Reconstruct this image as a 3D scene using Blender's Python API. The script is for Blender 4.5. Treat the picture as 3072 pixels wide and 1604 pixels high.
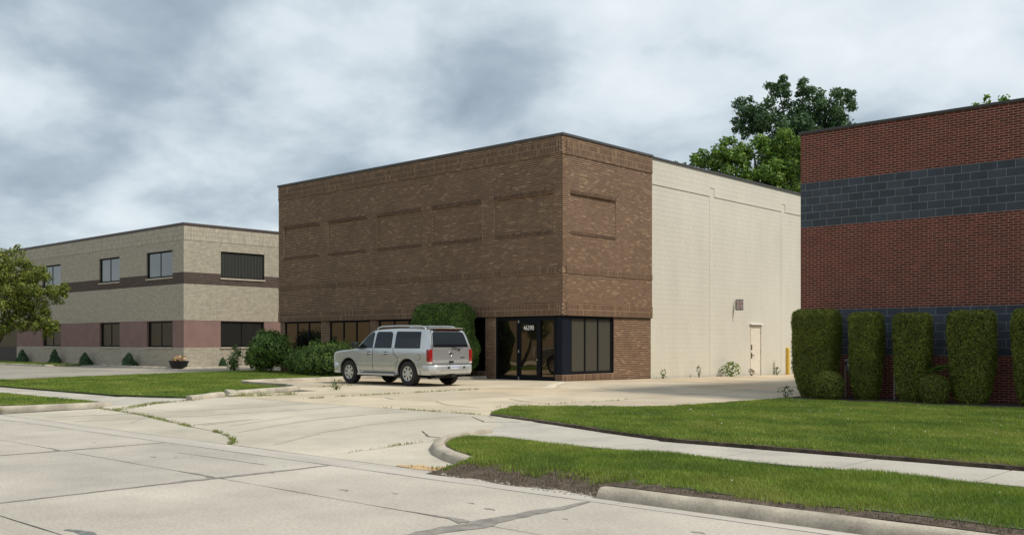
import bpy, bmesh, math, random
import numpy as np
from mathutils import Vector, Matrix
for o in list(bpy.data.objects): bpy.data.objects.remove(o)
scene = bpy.context.scene
R = math.radians
rng = np.random.default_rng(7); random.seed(7)

# ------------------------------------------------------------------ camera
cam_d = bpy.data.cameras.new('camera'); cam = bpy.data.objects.new('camera', cam_d)
scene.collection.objects.link(cam); scene.camera = cam
cam.location = (0, 0, 1.55)
cam.rotation_euler = (R(90), 0, R(42.2))
cam_d.sensor_width = 36; cam_d.lens = 36*2903/3072
cam_d.shift_y = (1025-802)/3072
cam_d.clip_end = 3000; cam_d.clip_start = .05

# ------------------------------------------------------------------ light
SUN_DIR = Vector((.58, .22, .74)).normalized()          # towards the sun
scene.view_settings.view_transform = 'Standard'; scene.view_settings.look = 'None'
scene.view_settings.gamma = 1; scene.view_settings.exposure = 0.18
world = bpy.data.worlds.new('World'); scene.world = world; world.use_nodes = True
wt = world.node_tree; wt.nodes.clear()
def wn(t, **k):
    n = wt.nodes.new(t)
    for a, b in k.items(): setattr(n, a, b)
    return n
def wmath(op, a, b=None):
    n = wn('ShaderNodeMath', operation=op)
    for i, v in enumerate((a, b)):
        if v is None: continue
        if isinstance(v, (int, float)): n.inputs[i].default_value = v
        else: wt.links.new(v, n.inputs[i])
    return n.outputs[0]
tc = wn('ShaderNodeTexCoord'); sep = wn('ShaderNodeSeparateXYZ'); wt.links.new(tc.outputs['Generated'], sep.inputs[0])
zc = wmath('ADD', wmath('MAXIMUM', sep.outputs[2], 0.0), 0.36)
comb = wn('ShaderNodeCombineXYZ')
wt.links.new(wmath('DIVIDE', sep.outputs[0], zc), comb.inputs[0]); wt.links.new(wmath('DIVIDE', sep.outputs[1], zc), comb.inputs[1])
def cloud_noise(scale, detail, rough, dist, off):
    mp = wn('ShaderNodeMapping'); mp.inputs['Location'].default_value = off
    wt.links.new(comb.outputs[0], mp.inputs[0])
    n = wn('ShaderNodeTexNoise'); n.inputs['Scale'].default_value = scale; n.inputs['Detail'].default_value = detail
    n.inputs['Roughness'].default_value = rough; n.inputs['Distortion'].default_value = dist
    wt.links.new(mp.outputs[0], n.inputs['Vector']); return n.outputs[0]
big = cloud_noise(1.1, 2, .45, .15, (31.4, 7.7, 5)); fine = cloud_noise(4.3, 9, .52, .15, (7.3, 2.2, 1.0))
mixn = wmath('ADD', wmath('MULTIPLY', big, .50), wmath('MULTIPLY', fine, .50))
ramp = wn('ShaderNodeValToRGB'); wt.links.new(mixn, ramp.inputs[0])
e = ramp.color_ramp.elements
e[0].position = .33; e[0].color = (.245, .31, .375, 1)
e[1].position = .66; e[1].color = (.78, .825, .86, 1)
for p, c in ((.435, (.38, .455, .525, 1)), (.495, (.51, .59, .65, 1)), (.555, (.645, .715, .765, 1))):
    q = e.new(p); q.color = c
sky = wn('ShaderNodeTexSky', sky_type='NISHITA', sun_disc=False)
sky.sun_elevation = math.asin(SUN_DIR.z); sky.sun_rotation = math.atan2(SUN_DIR.x, SUN_DIR.y)
mixc = wn('ShaderNodeMix', data_type='RGBA'); mixc.inputs[0].default_value = .94
mul = wn('ShaderNodeVectorMath', operation='SCALE'); mul.inputs[3].default_value = 10.0
wt.links.new(ramp.outputs[0], mul.inputs[0])
wt.links.new(sky.outputs[0], mixc.inputs[6]); wt.links.new(mul.outputs[0], mixc.inputs[7])
bg = wn('ShaderNodeBackground'); bg.inputs[1].default_value = .1
wt.links.new(mixc.outputs[2], bg.inputs[0])
wo = wn('ShaderNodeOutputWorld'); wt.links.new(bg.outputs[0], wo.inputs[0])
sun_d = bpy.data.lights.new('sun', 'SUN'); sun_d.energy = 3.0; sun_d.angle = R(10); sun_d.color = (1, .935, .82)
sun = bpy.data.objects.new('sun', sun_d); scene.collection.objects.link(sun)
sun.rotation_euler = SUN_DIR.to_track_quat('Z', 'Y').to_euler(); sun.location = (0, 0, 60)

# ------------------------------------------------------------------ helpers
COL = scene.collection
def link(o, parent=None):
    COL.objects.link(o)
    if parent: o.parent = parent
    return o
def tag(o, label=None, cat=None, group=None, kind=None):
    if label: o['label'] = label
    if cat: o['category'] = cat
    if group: o['group'] = group
    if kind: o['kind'] = kind
    return o
def empty(name, loc=(0,0,0), rz=0, **k):
    o = bpy.data.objects.new(name, None); o.location = loc; o.rotation_euler = (0,0,rz); o.empty_display_size = .2
    link(o); return tag(o, **k)
class MB:
    def __init__(s): s.v = []; s.f = []; s.m = []
    def add(s, vs, fs, mi=0):
        b = len(s.v); s.v += [tuple(p) for p in vs]; s.f += [tuple(b+i for i in f) for f in fs]; s.m += [mi]*len(fs); return s
    def box(s, x0, x1, y0, y1, z0, z1, mi=0):
        return s.add([(x0,y0,z0),(x1,y0,z0),(x1,y1,z0),(x0,y1,z0),(x0,y0,z1),(x1,y0,z1),(x1,y1,z1),(x0,y1,z1)],
              [(0,3,2,1),(4,5,6,7),(0,1,5,4),(1,2,6,5),(2,3,7,6),(3,0,4,7)], mi)
    def tube(s, pts, rad, n=8, mi=0, cap=True):
        pts = [Vector(p) for p in pts]
        if not hasattr(rad, '__len__'): rad = [rad]*len(pts)
        vs = []; fs = []
        for i, p in enumerate(pts):
            d = (pts[min(i+1,len(pts)-1)]-pts[max(i-1,0)]).normalized()
            a = d.orthogonal().normalized() if abs(d.z) > .99 else d.cross(Vector((0,0,1))).normalized()
            b = d.cross(a)
            for k in range(n):
                t = 2*math.pi*k/n; vs.append(p+(a*math.cos(t)+b*math.sin(t))*rad[i])
        for i in range(len(pts)-1):
            for k in range(n): fs.append((i*n+k, i*n+(k+1)%n, (i+1)*n+(k+1)%n, (i+1)*n+k))
        if cap: fs.append(tuple(range(n))[::-1]); fs.append(tuple((len(pts)-1)*n+k for k in range(n)))
        return s.add(vs, fs, mi)
    def lathe(s, prof, n=24, axis='z', c=(0,0,0), mi=0):
        vs = []; fs = []
        for (r, h) in prof:
            for k in range(n):
                t = 2*math.pi*k/n; a, b = r*math.cos(t), r*math.sin(t)
                vs.append((c[0]+a, c[1]+b, c[2]+h) if axis == 'z' else (c[0]+a, c[1]+h, c[2]+b))
        for i in range(len(prof)-1):
            for k in range(n): fs.append((i*n+k, i*n+(k+1)%n, (i+1)*n+(k+1)%n, (i+1)*n+k))
        return s.add(vs, fs, mi)
    def build(s, name, mats, parent=None, smooth=None, bevel=None):
        me = bpy.data.meshes.new(name); me.from_pydata(s.v, [], s.f)
        if not isinstance(mats, (list, tuple)): mats = [mats]
        for m in mats: me.materials.append(m)
        if len(mats) > 1: me.polygons.foreach_set('material_index', s.m)
        if bevel or smooth is not None:
            bm = bmesh.new(); bm.from_mesh(me)
            bmesh.ops.recalc_face_normals(bm, faces=bm.faces)
            if bevel: bmesh.ops.bevel(bm, geom=list(bm.edges), offset=bevel, segments=2, profile=.6, affect='EDGES', clamp_overlap=True)
            bm.to_mesh(me); bm.free()
        if smooth is not None:
            me.shade_smooth(); me.set_sharp_from_angle(angle=R(smooth))
        me.update()
        o = bpy.data.objects.new(name, me); return link(o, parent)
def np_mesh(name, verts, nper, mats, mi=None, parent=None, quads=True):
    """verts (N,nper,3): every face its own vertices"""
    n = len(verts); me = bpy.data.meshes.new(name)
    me.vertices.add(n*nper); me.vertices.foreach_set('co', np.ascontiguousarray(verts, dtype=np.float32).ravel())
    me.loops.add(n*nper); me.loops.foreach_set('vertex_index', np.arange(n*nper, dtype=np.int32))
    me.polygons.add(n); me.polygons.foreach_set('loop_start', np.arange(0, n*nper, nper, dtype=np.int32))
    if not isinstance(mats, (list, tuple)): mats = [mats]
    for m in mats: me.materials.append(m)
    if mi is not None: me.polygons.foreach_set('material_index', np.asarray(mi, dtype=np.int32))
    me.update(calc_edges=True); me.validate()
    return link(bpy.data.objects.new(name, me), parent)

# ------------------------------------------------------------------ materials
MATS = {}
def mat(name, col, rough=.8, metal=0, var=.0, vscale=3.0, bump=0, bscale=60, col2=None, stretch=(1,1,1), spec=.4, coat=0, fine=0, fscale=80, contrast=(.35,.65)):
    """Principled with world-position noise: broad tone variation, fine grain, bump"""
    if name in MATS: return MATS[name]
    m = bpy.data.materials.new(name); m.use_nodes = True; t = m.node_tree; b = t.nodes['Principled BSDF']
    b.inputs['Base Color'].default_value = (*col, 1); b.inputs['Roughness'].default_value = rough; b.inputs['Metallic'].default_value = metal
    b.inputs['Specular IOR Level'].default_value = spec; b.inputs['Coat Weight'].default_value = coat; b.inputs['Coat Roughness'].default_value = .08
    g = t.nodes.new('ShaderNodeNewGeometry'); mp = t.nodes.new('ShaderNodeMapping'); mp.inputs['Scale'].default_value = stretch
    t.links.new(g.outputs['Position'], mp.inputs[0])
    def noise(s, d=5, r=.6):
        n = t.nodes.new('ShaderNodeTexNoise'); n.inputs['Scale'].default_value = s; n.inputs['Detail'].default_value = d; n.inputs['Roughness'].default_value = r
        t.links.new(mp.outputs[0], n.inputs['Vector']); return n.outputs[0]
    last = None
    if var or col2:
        rp = t.nodes.new('ShaderNodeValToRGB'); t.links.new(noise(vscale), rp.inputs[0])
        c2 = col2 or tuple(max(0, c*(1-var)) for c in col); c1 = col if col2 else tuple(c*(1+var) for c in col)
        rp.color_ramp.elements[0].position = contrast[0]; rp.color_ramp.elements[0].color = (*c2, 1)
        rp.color_ramp.elements[1].position = contrast[1]; rp.color_ramp.elements[1].color = (*c1, 1)
        last = rp.outputs[0]
    if fine:
        mx = t.nodes.new('ShaderNodeMix'); mx.data_type = 'RGBA'; mx.blend_type = 'MULTIPLY'; mx.inputs[0].default_value = 1
        mr = t.nodes.new('ShaderNodeMapRange'); mr.inputs[1].default_value = .3; mr.inputs[2].default_value = .7
        mr.inputs[3].default_value = 1-fine; mr.inputs[4].default_value = 1+fine
        t.links.new(noise(fscale, 3), mr.inputs[0])
        if last: t.links.new(last, mx.inputs[6])
        else: mx.inputs[6].default_value = (*col, 1)
        t.links.new(mr.outputs[0], mx.inputs[7]); last = mx.outputs[2]
    if last: t.links.new(last, b.inputs['Base Color'])
    if bump:
        bp = t.nodes.new('ShaderNodeBump'); bp.inputs['Strength'].default_value = bump; bp.inputs['Distance'].default_value = .01
        t.links.new(noise(bscale), bp.inputs['Height']); t.links.new(bp.outputs[0], b.inputs['Normal'])
    MATS[name] = m; return m
def leafmat(name, c, rough=.55, trans=.25):
    m = mat(name, c, rough, var=.22, vscale=2.2, spec=.3)
    t = m.node_tree; b = t.nodes['Principled BSDF']; out = t.nodes['Material Output']
    tr = t.nodes.new('ShaderNodeBsdfTranslucent'); tr.inputs[0].default_value = (c[0]*1.3, c[1]*1.3, c[2]*.7, 1)
    mx = t.nodes.new('ShaderNodeMixShader'); mx.inputs[0].default_value = trans
    t.links.new(b.outputs[0], mx.inputs[1]); t.links.new(tr.outputs[0], mx.inputs[2]); t.links.new(mx.outputs[0], out.inputs[0]); return m
def glassmat(name, tint, refl, body, rough=.015):
    m = bpy.data.materials.new(name); m.use_nodes = True; t = m.node_tree
    b = t.nodes['Principled BSDF']; b.inputs['Base Color'].default_value = (*body, 1); b.inputs['Roughness'].default_value = .3; b.inputs['Specular IOR Level'].default_value = .1
    gl = t.nodes.new('ShaderNodeBsdfGlossy'); gl.inputs[0].default_value = (*tint, 1); gl.inputs[1].default_value = rough
    lw = t.nodes.new('ShaderNodeFresnel'); lw.inputs[0].default_value = 1.5
    mr = t.nodes.new('ShaderNodeMapRange'); mr.inputs[3].default_value = refl; mr.inputs[4].default_value = 1; t.links.new(lw.outputs[0], mr.inputs[0])
    g = t.nodes.new('ShaderNodeNewGeometry'); n = t.nodes.new('ShaderNodeTexNoise'); n.inputs['Scale'].default_value = 1.3; n.inputs['Detail'].default_value = 1
    t.links.new(g.outputs['Position'], n.inputs['Vector'])
    bp = t.nodes.new('ShaderNodeBump'); bp.inputs['Strength'].default_value = .12; bp.inputs['Distance'].default_value = .02
    t.links.new(n.outputs[0], bp.inputs['Height']); t.links.new(bp.outputs[0], gl.inputs['Normal'])
    mx = t.nodes.new('ShaderNodeMixShader'); t.links.new(mr.outputs[0], mx.inputs[0]); t.links.new(b.outputs[0], mx.inputs[1]); t.links.new(gl.outputs[0], mx.inputs[2])
    t.links.new(mx.outputs[0], t.nodes['Material Output'].inputs[0]); return m

M_road = mat('road_concrete', (.44,.397,.338), .85, var=.17, vscale=.45, fine=.17, fscale=30, bump=.25, bscale=90)
M_road2 = mat('road_concrete_grey', (.41,.373,.32), .85, var=.17, vscale=.45, fine=.17, fscale=30, bump=.25, bscale=90)
M_gutter = mat('gutter_concrete', (.44,.40,.35), .85, var=.12, vscale=1.2, stretch=(.3,3,1), fine=.1, fscale=30)
M_drive = mat('drive_concrete', (.46,.415,.335), .85, var=.17, vscale=.4, fine=.1, fscale=30, bump=.2, bscale=80)
M_lot = mat('lot_concrete', (.51,.41,.285), .85, var=.16, vscale=.5, fine=.1, fscale=25, bump=.2, bscale=80)
M_lot2 = mat('lot_concrete_pale', (.51,.435,.32), .85, var=.14, vscale=.5, fine=.1, fscale=25, bump=.2, bscale=80)
M_lot3 = mat('lot_concrete_grey', (.46,.39,.29), .85, var=.14, vscale=.5, fine=.1, fscale=25, bump=.2, bscale=80)
M_walk = mat('walk_concrete', (.42,.39,.335), .85, var=.12, vscale=1.0, fine=.1, fscale=30, bump=.2, bscale=80)
M_curb = mat('curb_concrete', (.385,.34,.27), .9, var=.26, vscale=2.2, fine=.15, fscale=40, bump=.5, bscale=40)
M_joint = mat('joint_filler', (.11,.10,.075), .95, var=.3, vscale=5)
M_tar = mat('joint_sealant', (.235,.215,.19), .8, var=.25, vscale=6, fine=.25, fscale=60)
M_soil = mat('soil', (.085,.064,.045), .95, var=.4, vscale=7, fine=.4, fscale=60, bump=1, bscale=30)
M_turf = mat('turf_base', (.075,.095,.028), .95, var=.3, vscale=2, fine=.3, fscale=40)
M_mulch = mat('mulch', (.05,.036,.026), .95, var=.4, vscale=8, fine=.4, fscale=50, bump=1, bscale=30)
M_rust = mat('rust_stain', (.48,.32,.17), .85, var=.15, vscale=3, fine=.1)
M_skid = mat('tyre_mark', (.33,.305,.265), .85, var=.1, vscale=9, fine=.2, fscale=40)
M_pale = mat('pale_patch', (.66,.58,.44), .85, var=.1, vscale=3)
M_chip = mat('concrete_rubble', (.42,.38,.32), .9, var=.2, vscale=8)
M_gpatch = mat('asphalt_patch', (.17,.17,.165), .85, var=.3, vscale=9, fine=.2)

BR = [mat('brown_brick_%s'%n, c, .85, var=.16, vscale=9, fine=.12) for n, c in (('dark',(.100,.055,.031)),('umber',(.118,.067,.038)),('mid',(.140,.082,.046)),('tan',(.185,.114,.064)),('buff',(.23,.150,.088)),('header',(.062,.036,.025)))]
M_bmortar = mat('brown_mortar', (.40,.28,.19), .95, var=.15, vscale=.8, fine=.1)
RB = [mat('red_brick_%s'%n, c, .8, var=.14, vscale=8, fine=.1) for n, c in (('dark',(.085,.017,.012)),('mid',(.108,.021,.014)),('bright',(.145,.029,.019)))]
M_rmortar = mat('red_mortar', (.48,.29,.21), .95, var=.1, vscale=2)
BB = [mat('blue_block_%s'%n, c, .7, var=.12, vscale=3, fine=.12, fscale=50) for n, c in (('dark',(.037,.046,.060)),('mid',(.044,.053,.069)),('light',(.052,.062,.078)))]
M_blmortar = mat('block_mortar', (.27,.28,.29), .9, var=.1)
TB = [mat('tan_brick_%s'%n, c, .9, var=.1, vscale=5) for n, c in (('mid',(.42,.375,.295)),('light',(.455,.407,.322)),('dark',(.395,.35,.275)))]
M_tmortar = mat('tan_mortar', (.28,.25,.195), .95)
UB = [mat('umber_brick_%s'%n, c, .9, var=.1, vscale=5) for n, c in (('dark',(.078,.056,.047)),('mid',(.098,.071,.060)))]
M_umortar = mat('umber_mortar', (.17,.13,.105), .95)
M_mauve = mat('mauve_stucco', (.225,.14,.122), .9, var=.08, vscale=1.5, fine=.08, fscale=40)
M_cream = mat('cream_paint', (.58,.55,.468), .75, var=.05, vscale=.6, fine=.02, fscale=6, stretch=(1,1,.35))
M_cream2 = mat('cream_paint_worn', (.575,.543,.46), .75, var=.05, vscale=.6, fine=.02, fscale=6, stretch=(1,1,.35))
M_coping = mat('coping_metal', (.075,.075,.078), .5, metal=.2, var=.1, vscale=1)
M_coping2 = mat('bronze_coping', (.075,.055,.05), .5, metal=.2, var=.1)
M_coping3 = mat('dark_coping', (.05,.05,.047), .5, metal=.2, var=.1)
M_frame = mat('black_frame', (.006,.0065,.009), .55, spec=.15)
M_navy = mat('navy_panel', (.007,.009,.017), .55, spec=.15)
M_sill = mat('stone_sill', (.42,.37,.29), .85, var=.1)
M_roof = mat('roof_membrane', (.12,.12,.12), .9)
M_glass = glassmat('bronze_glass', (.62,.50,.36), .22, (.003,.003,.003))
M_glass_tan = glassmat('tinted_glass_blind', (.5,.48,.42), .05, (.074,.070,.054), .05)
M_glass_grey = glassmat('grey_glass', (.66,.70,.70), .14, (.03,.033,.033))
M_glass_dark = glassmat('dark_glass', (.6,.6,.58), .10, (.008,.008,.008))
M_blind = mat('dark_blind', (.022,.023,.020), .8)
M_chrome = mat('chrome', (.75,.75,.75), .12, metal=1)
M_steel = mat('galvanised', (.42,.42,.42), .5, metal=.6, var=.15)
M_white = mat('white_paint', (.78,.76,.72), .6)
M_yellow = mat('yellow_paint', (.62,.42,.07), .6, var=.12, vscale=4)
M_black = mat('black_rubber', (.018,.018,.019), .7)
M_bark = mat('bark', (.10,.078,.058), .95, var=.3, vscale=6, bump=.8, bscale=20)

# ------------------------------------------------------------------ ground heights
def sstep(a, b, x):
    t = min(1, max(0, (x-a)/(b-a))); return t*t*(3-2*t)
def zpav(x, y):
    z = .13*min(1, max(0, (y-7.95)/5.63)) + .02*min(1, max(0, (y-13.58)/6))
    z -= .10*sstep(-20, -12.5, x)*min(1, max(0, (y-13.58)/6))
    z -= .0105*max(0, y-26.7)*(1 if x > -30 else 0)
    return z
def zwalk(x, y):
    k = sstep(-12.6, -9.2, x) if x > -17 else 1-sstep(-25.5, -22.3, x)
    return k*.12 + (1-k)*zpav(x, y)
def zsoil(x, y):
    k = sstep(7.72, 8.75, y + .12*math.sin(x*5.1)+.06*math.sin(x*13)) if -8.45 < x < -5.75 else 1
    return .10*k + .012*math.sin(x*2.3+y)*k
def zlawn(x, y): return .165 - .085*min(1, max(0, (y-12)/12)) if x > -16 else .16

def sheet(name, outline, zf, mats, parent=None, thick=.12, step=1.2, wob=.0, jag=.3, seed=0, uplift=0):
    """flat polygon cut into cells that follow zf, with a skirt downwards"""
    rr = random.Random(seed or hash(name) % 9999); pts = []
    n = len(outline)
    for i in range(n):
        a, b = outline[i], outline[(i+1) % n]; L = math.hypot(b[0]-a[0], b[1]-a[1]); k = max(1, int(L/jag)) if wob else 1
        for j in range(k):
            t = j/k; nx, ny = -(b[1]-a[1])/max(L,1e-6), (b[0]-a[0])/max(L,1e-6); w = rr.uniform(-wob, wob)
            pts.append((a[0]+(b[0]-a[0])*t+nx*w, a[1]+(b[1]-a[1])*t+ny*w))
    bm = bmesh.new(); vs = [bm.verts.new((p[0], p[1], 0)) for p in pts]; f = bm.faces.new(vs)
    if f.normal.z < 0 or True:
        bm.normal_update()
        if f.normal.z < 0: bmesh.ops.reverse_faces(bm, faces=[f])
    xs = [p[0] for p in pts]; ys = [p[1] for p in pts]
    for ax, lo, hi in ((0, min(xs), max(xs)), (1, min(ys), max(ys))):
        v = math.ceil(lo/step)*step
        while v < hi-1e-4:
            no = [0,0,0]; no[ax] = 1; co = [0,0,0]; co[ax] = v
            bmesh.ops.bisect_plane(bm, geom=bm.verts[:]+bm.edges[:]+bm.faces[:], plane_co=co, plane_no=no); v += step
    for v in bm.verts: v.co.z = zf(v.co.x, v.co.y) + uplift
    if thick:
        be = [e for e in bm.edges if e.is_boundary]
        r = bmesh.ops.extrude_edge_only(bm, edges=be)
        for v in r['geom']:
            if isinstance(v, bmesh.types.BMVert): v.co.z -= thick
    bmesh.ops.recalc_face_normals(bm, faces=bm.faces)
    me = bpy.data.meshes.new(name); bm.to_mesh(me); bm.free(); me.materials.append(mats)
    return link(bpy.data.objects.new(name, me), parent)
def rect(x0, x1, y0, y1, g=.012): return [(x0+g,y0+g),(x1-g,y0+g),(x1-g,y1-g),(x0+g,y1-g)]
def setting(name): 
    o = empty(name); o['kind'] = 'structure'; return o

ground = MB(); ground.add([(-900,-900,-.09),(900,-900,-.09),(900,900,-.09),(-900,900,-.09)], [(0,1,2,3)])
g = ground.build('ground', mat('far_ground', (.10,.10,.05), .95, var=.3, vscale=.05)); g['kind'] = 'structure'

# road: concrete slabs with joints
road = setting('road')
sheet('joint_bed', [(-70,-12),(40,-12),(40,7.97),(-70,7.97)], lambda x,y: -.016, M_joint, road, thick=.05, step=200)
xs = [-9.9+4.12*k for k in range(-10, 9)]; ys = [-11.9,-7.1,-1.9,3.33,5.92,7.48]; k = 0
for i in range(len(xs)-1):
    for j in range(len(ys)-1):
        o = sheet('slab', rect(xs[i], xs[i+1], ys[j], ys[j+1], .011 if j < 4 else .009), lambda x,y: 0.0, M_road if (i*7+j*3) % 3 else M_road2, road, thick=.03, step=50, wob=.006, jag=.35, seed=k+1); k += 1
for i in range(len(xs)-1):
    sheet('gutter_slab', rect(xs[i]+.3, xs[i+1]+.3, 7.48, 7.95, .008), lambda x,y: .002, M_gutter, road, thick=.03, step=50, wob=.005, jag=.3, seed=k+1); k += 1
# sealant smeared over worn joints
def ribbon(name, pts, widths, zf, m, parent, up=.004, seed=3, sub=.12, rag=.35):
    rr = random.Random(seed); P = []; W = []
    for i in range(len(pts)-1):
        a, b = pts[i], pts[i+1]; L = math.hypot(b[0]-a[0], b[1]-a[1]); n = max(1, int(L/sub))
        for j in range(n):
            t = j/n; P.append((a[0]+(b[0]-a[0])*t, a[1]+(b[1]-a[1])*t)); W.append(widths[i]+(widths[i+1]-widths[i])*t)
    P.append(pts[-1]); W.append(widths[-1]); mb = MB(); vs = []
    for i, p in enumerate(P):
        q0, q1 = P[max(0,i-1)], P[min(len(P)-1,i+1)]; dx, dy = q1[0]-q0[0], q1[1]-q0[1]; L = math.hypot(dx,dy) or 1
        nx, ny = -dy/L, dx/L; c = rr.uniform(-1,1)*W[i]*rag*.5
        for s in (-1, 1):
            w = c+s*W[i]*.5*(1+rr.uniform(-rag,rag)); x, y = p[0]+nx*w, p[1]+ny*w; vs.append((x, y, zf(x,y)+up))
    mb.add(vs, [(2*i, 2*i+1, 2*i+3, 2*i+2) for i in range(len(P)-1)]); o = mb.build(name, m, parent)
    return o
flat0 = lambda x,y: 0.0
for x, sgn in ((-9.9,.65), (-5.78,1.25), (-14.02,.4)):
    ribbon('sealant', [(x,2.2),(x,3.6),(x-.02,5.2),(x,5.7),(x+.02,6.2),(x+.04,7.1),(x+.03,7.45)], [.06*sgn,.07*sgn,.10*sgn,.20*sgn,.17*sgn,.09*sgn,.04], flat0, M_tar, road, seed=int(-x*10))
    ribbon('sealant', [(x-.9,5.92),(x-.35,5.93),(x-.1,5.9)], [.012,.05*sgn,.14*sgn], flat0, M_tar, road, up=.005, seed=int(-x*10)+1)
ribbon('sealant', [(-8.1,3.45),(-7.7,3.42),(-7.45,3.3),(-7.3,3.5)], [.06,.2,.14,.05], flat0, M_gpatch, road, seed=9, rag=.7)
ribbon('sealant', [(-12.6,6.9),(-10.5,6.95)], [.012,.02], flat0, M_tar, road, seed=10)

# driveway apron and parking lot slabs
lot = setting('driveway')
def zbed(x, y): return zpav(x,y)-.02
sheet('joint_bed', [(-22.4,7.95),(-7.6,7.95),(-10.4,9.2),(-10.5,12.2),(-11.5,13.58),(-11.4,52),(-21.7,52),(-21.7,26.7),(-29,26.7),(-29,17.6),(-24,17.2),(-22.3,13.5)], zbed, M_joint, lot, thick=.05, step=1.5)
crack = [(-21.6,9.95),(-20.6,9.85),(-19.4,9.72),(-18.3,9.5),(-17.1,9.25),(-15.9,9.0),(-14.9,8.85),(-14.1,8.6),(-13.4,8.3),(-12.95,7.97)]
up = lambda p, d: [(x, y+d) for x, y in p]
sheet('slab', up(crack,.014) + [(-10.72,7.97),(-10.75,9.0),(-10.72,10.4),(-10.62,12.3),(-11.6,13.56),(-22.25,13.56),(-22.1,10.3)], zpav, M_drive, lot, thick=.06, step=1.2, wob=.006, seed=11)
low = up(crack,-.014)
sheet('slab', [(-22.0,7.97),(-19.52,7.97)] + [(-19.52,9.72)] + [p for p in low if p[0] < -19.55][::-1], zpav, M_drive, lot, thick=.06, wob=.006, seed=12)
sheet('slab', [(-19.5,7.97)] + [(-12.97,7.965)] + [p for p in low if p[0] > -19.48 and p[0] < -13][::-1] + [(-19.5,9.70)], zpav, M_drive, lot, thick=.06, wob=.006, seed=13)
sheet('slab', [(-10.70,7.97),(-7.4,7.97),(-8.4,8.5),(-9.4,8.95),(-10.2,9.6),(-10.6,10.4),(-10.70,10.4)], zpav, M_drive, lot, thick=.06, wob=.004, seed=14)
bx = [-28.95,-24.72,-20.0,-17.1,-14.58,-11.5]; by = [13.58,16.75,20.4,23.5,26.68,30.4,34.2,38,42,46,50]; k = 0
for i in range(5):
    for j in range(10):
        if i < 2 and j > 3: continue
        x0, x1, y0, y1 = bx[i], bx[i+1], by[j], by[j+1]
        off = (.0, .18, -.7, .25, -.5)[i]
        if j > 0: y0 += off*(j < 4)
        if j < 3: y1 += off
        if i == 1 and j == 3: y1 = 26.68
        if i < 2 and j == 0: x0 = max(x0, -22.9)
        if i == 0 and j == 0: continue
        if j > 3: x0 = max(x0, -21.72)
        m = (M_lot, M_lot2, M_lot, M_lot3)[(i*5+j*3+(i*j)) % 4]
        if j > 3 : m = M_lot if (i+j) % 2 else M_lot2
        if j == 2 and i > 2: m = M_lot3
        if j == 0: m = M_lot2
        o = sheet('slab', rect(x0, x1, y0, y1, .013), zpav, m, lot, thick=.05, step=1.2, wob=.009, jag=.3, seed=100+k); k += 1
sheet('slab', rect(-21.72,-20.0,26.7,50,.013), zpav, M_lot, lot, thick=.05, step=1.5, wob=.009, seed=180)
for p, w in (([(-16.25,9.2),(-16.3,10.5)],[.05,.03]), ([(-16.05,9.3),(-16.15,10.6)],[.05,.02]), ([(-15.5,9.5),(-16.0,11.2)],[.02,.02]), ([(-17.6,8.7),(-18.3,9.3)],[.02,.03])):
    ribbon('tyre_mark', p, w, zpav, M_skid, lot, up=.004, seed=int(w[0]*1000)+5)
M_faint = mat('faint_tyre_track', (.40,.36,.295), .85, var=.12, vscale=2.5, fine=.15, fscale=25)
for k_t, (p, w) in enumerate((([(-20.4,8.3),(-19.3,10.2),(-18.7,12.5),(-18.5,13.4)],.16), ([(-18.9,8.2),(-17.9,10.2),(-17.2,12.6),(-17.1,13.4)],.14), ([(-13.3,13.3),(-13.6,11.5),(-13.2,9.8),(-12.4,8.4)],.15), ([(-15.0,13.3),(-15.2,11.6),(-14.9,10.2),(-14.4,9.0)],.13))):
    ribbon('tyre_mark', p, [w*.5,w,w,w*.4], zpav, M_faint, lot, up=.003, seed=60+k_t, sub=.25, rag=.3)
rs_ = random.Random(77); M_drip = mat('oil_drip', (.26,.24,.21), .75, var=.2, vscale=12)
for k_t in range(26):
    x_, y_ = rs_.uniform(-15,-4), rs_.choice([rs_.gauss(4.6,.35), rs_.gauss(6.7,.3)]); a_ = rs_.uniform(.02,.07)
    ribbon('stain', [(x_-a_,y_),(x_,y_+a_*.3),(x_+a_*1.2,y_)], [a_*.3,a_,a_*.3], flat0, M_drip, road, up=.003, seed=k_t+200, sub=.03, rag=.4)
ribbon('stain', [(-9.2,8.03),(-8.7,8.1),(-8.2,8.12),(-7.8,8.05)], [.12,.34,.30,.1], zpav, M_rust, lot, up=.006, seed=4)
ribbon('patch', [(-20.1,22.1),(-19.2,22.3),(-18.9,22.5),(-20.0,24.0),(-21.3,26.2)], [.05,.3,.42,.35,.25], zpav, M_pale, lot, up=.006, seed=5, rag=.25)
for pts in ([(-17.0,16.0),(-15.9,15.3),(-14.6,15.1)], [(-19.0,16.1),(-18.2,15.7),(-17.1,15.9)], [(-16.5,18.1),(-15.6,17.6),(-14.6,17.5)], [(-18,23.9),(-17,23.4),(-16.0,23.0)], [(-12.4,21.5),(-12.2,22.5),(-11.9,23.5)], [(-13,13.2),(-12.1,12.6),(-11.5,12.9)], [(-11.9,10.9),(-11.2,10.4),(-10.8,10.5)]):
    ribbon('crack', pts, [.02,.035,.02][:len(pts)], zpav, M_joint, lot, up=.004, seed=int(abs(pts[0][0]*100)), rag=.6)

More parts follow.
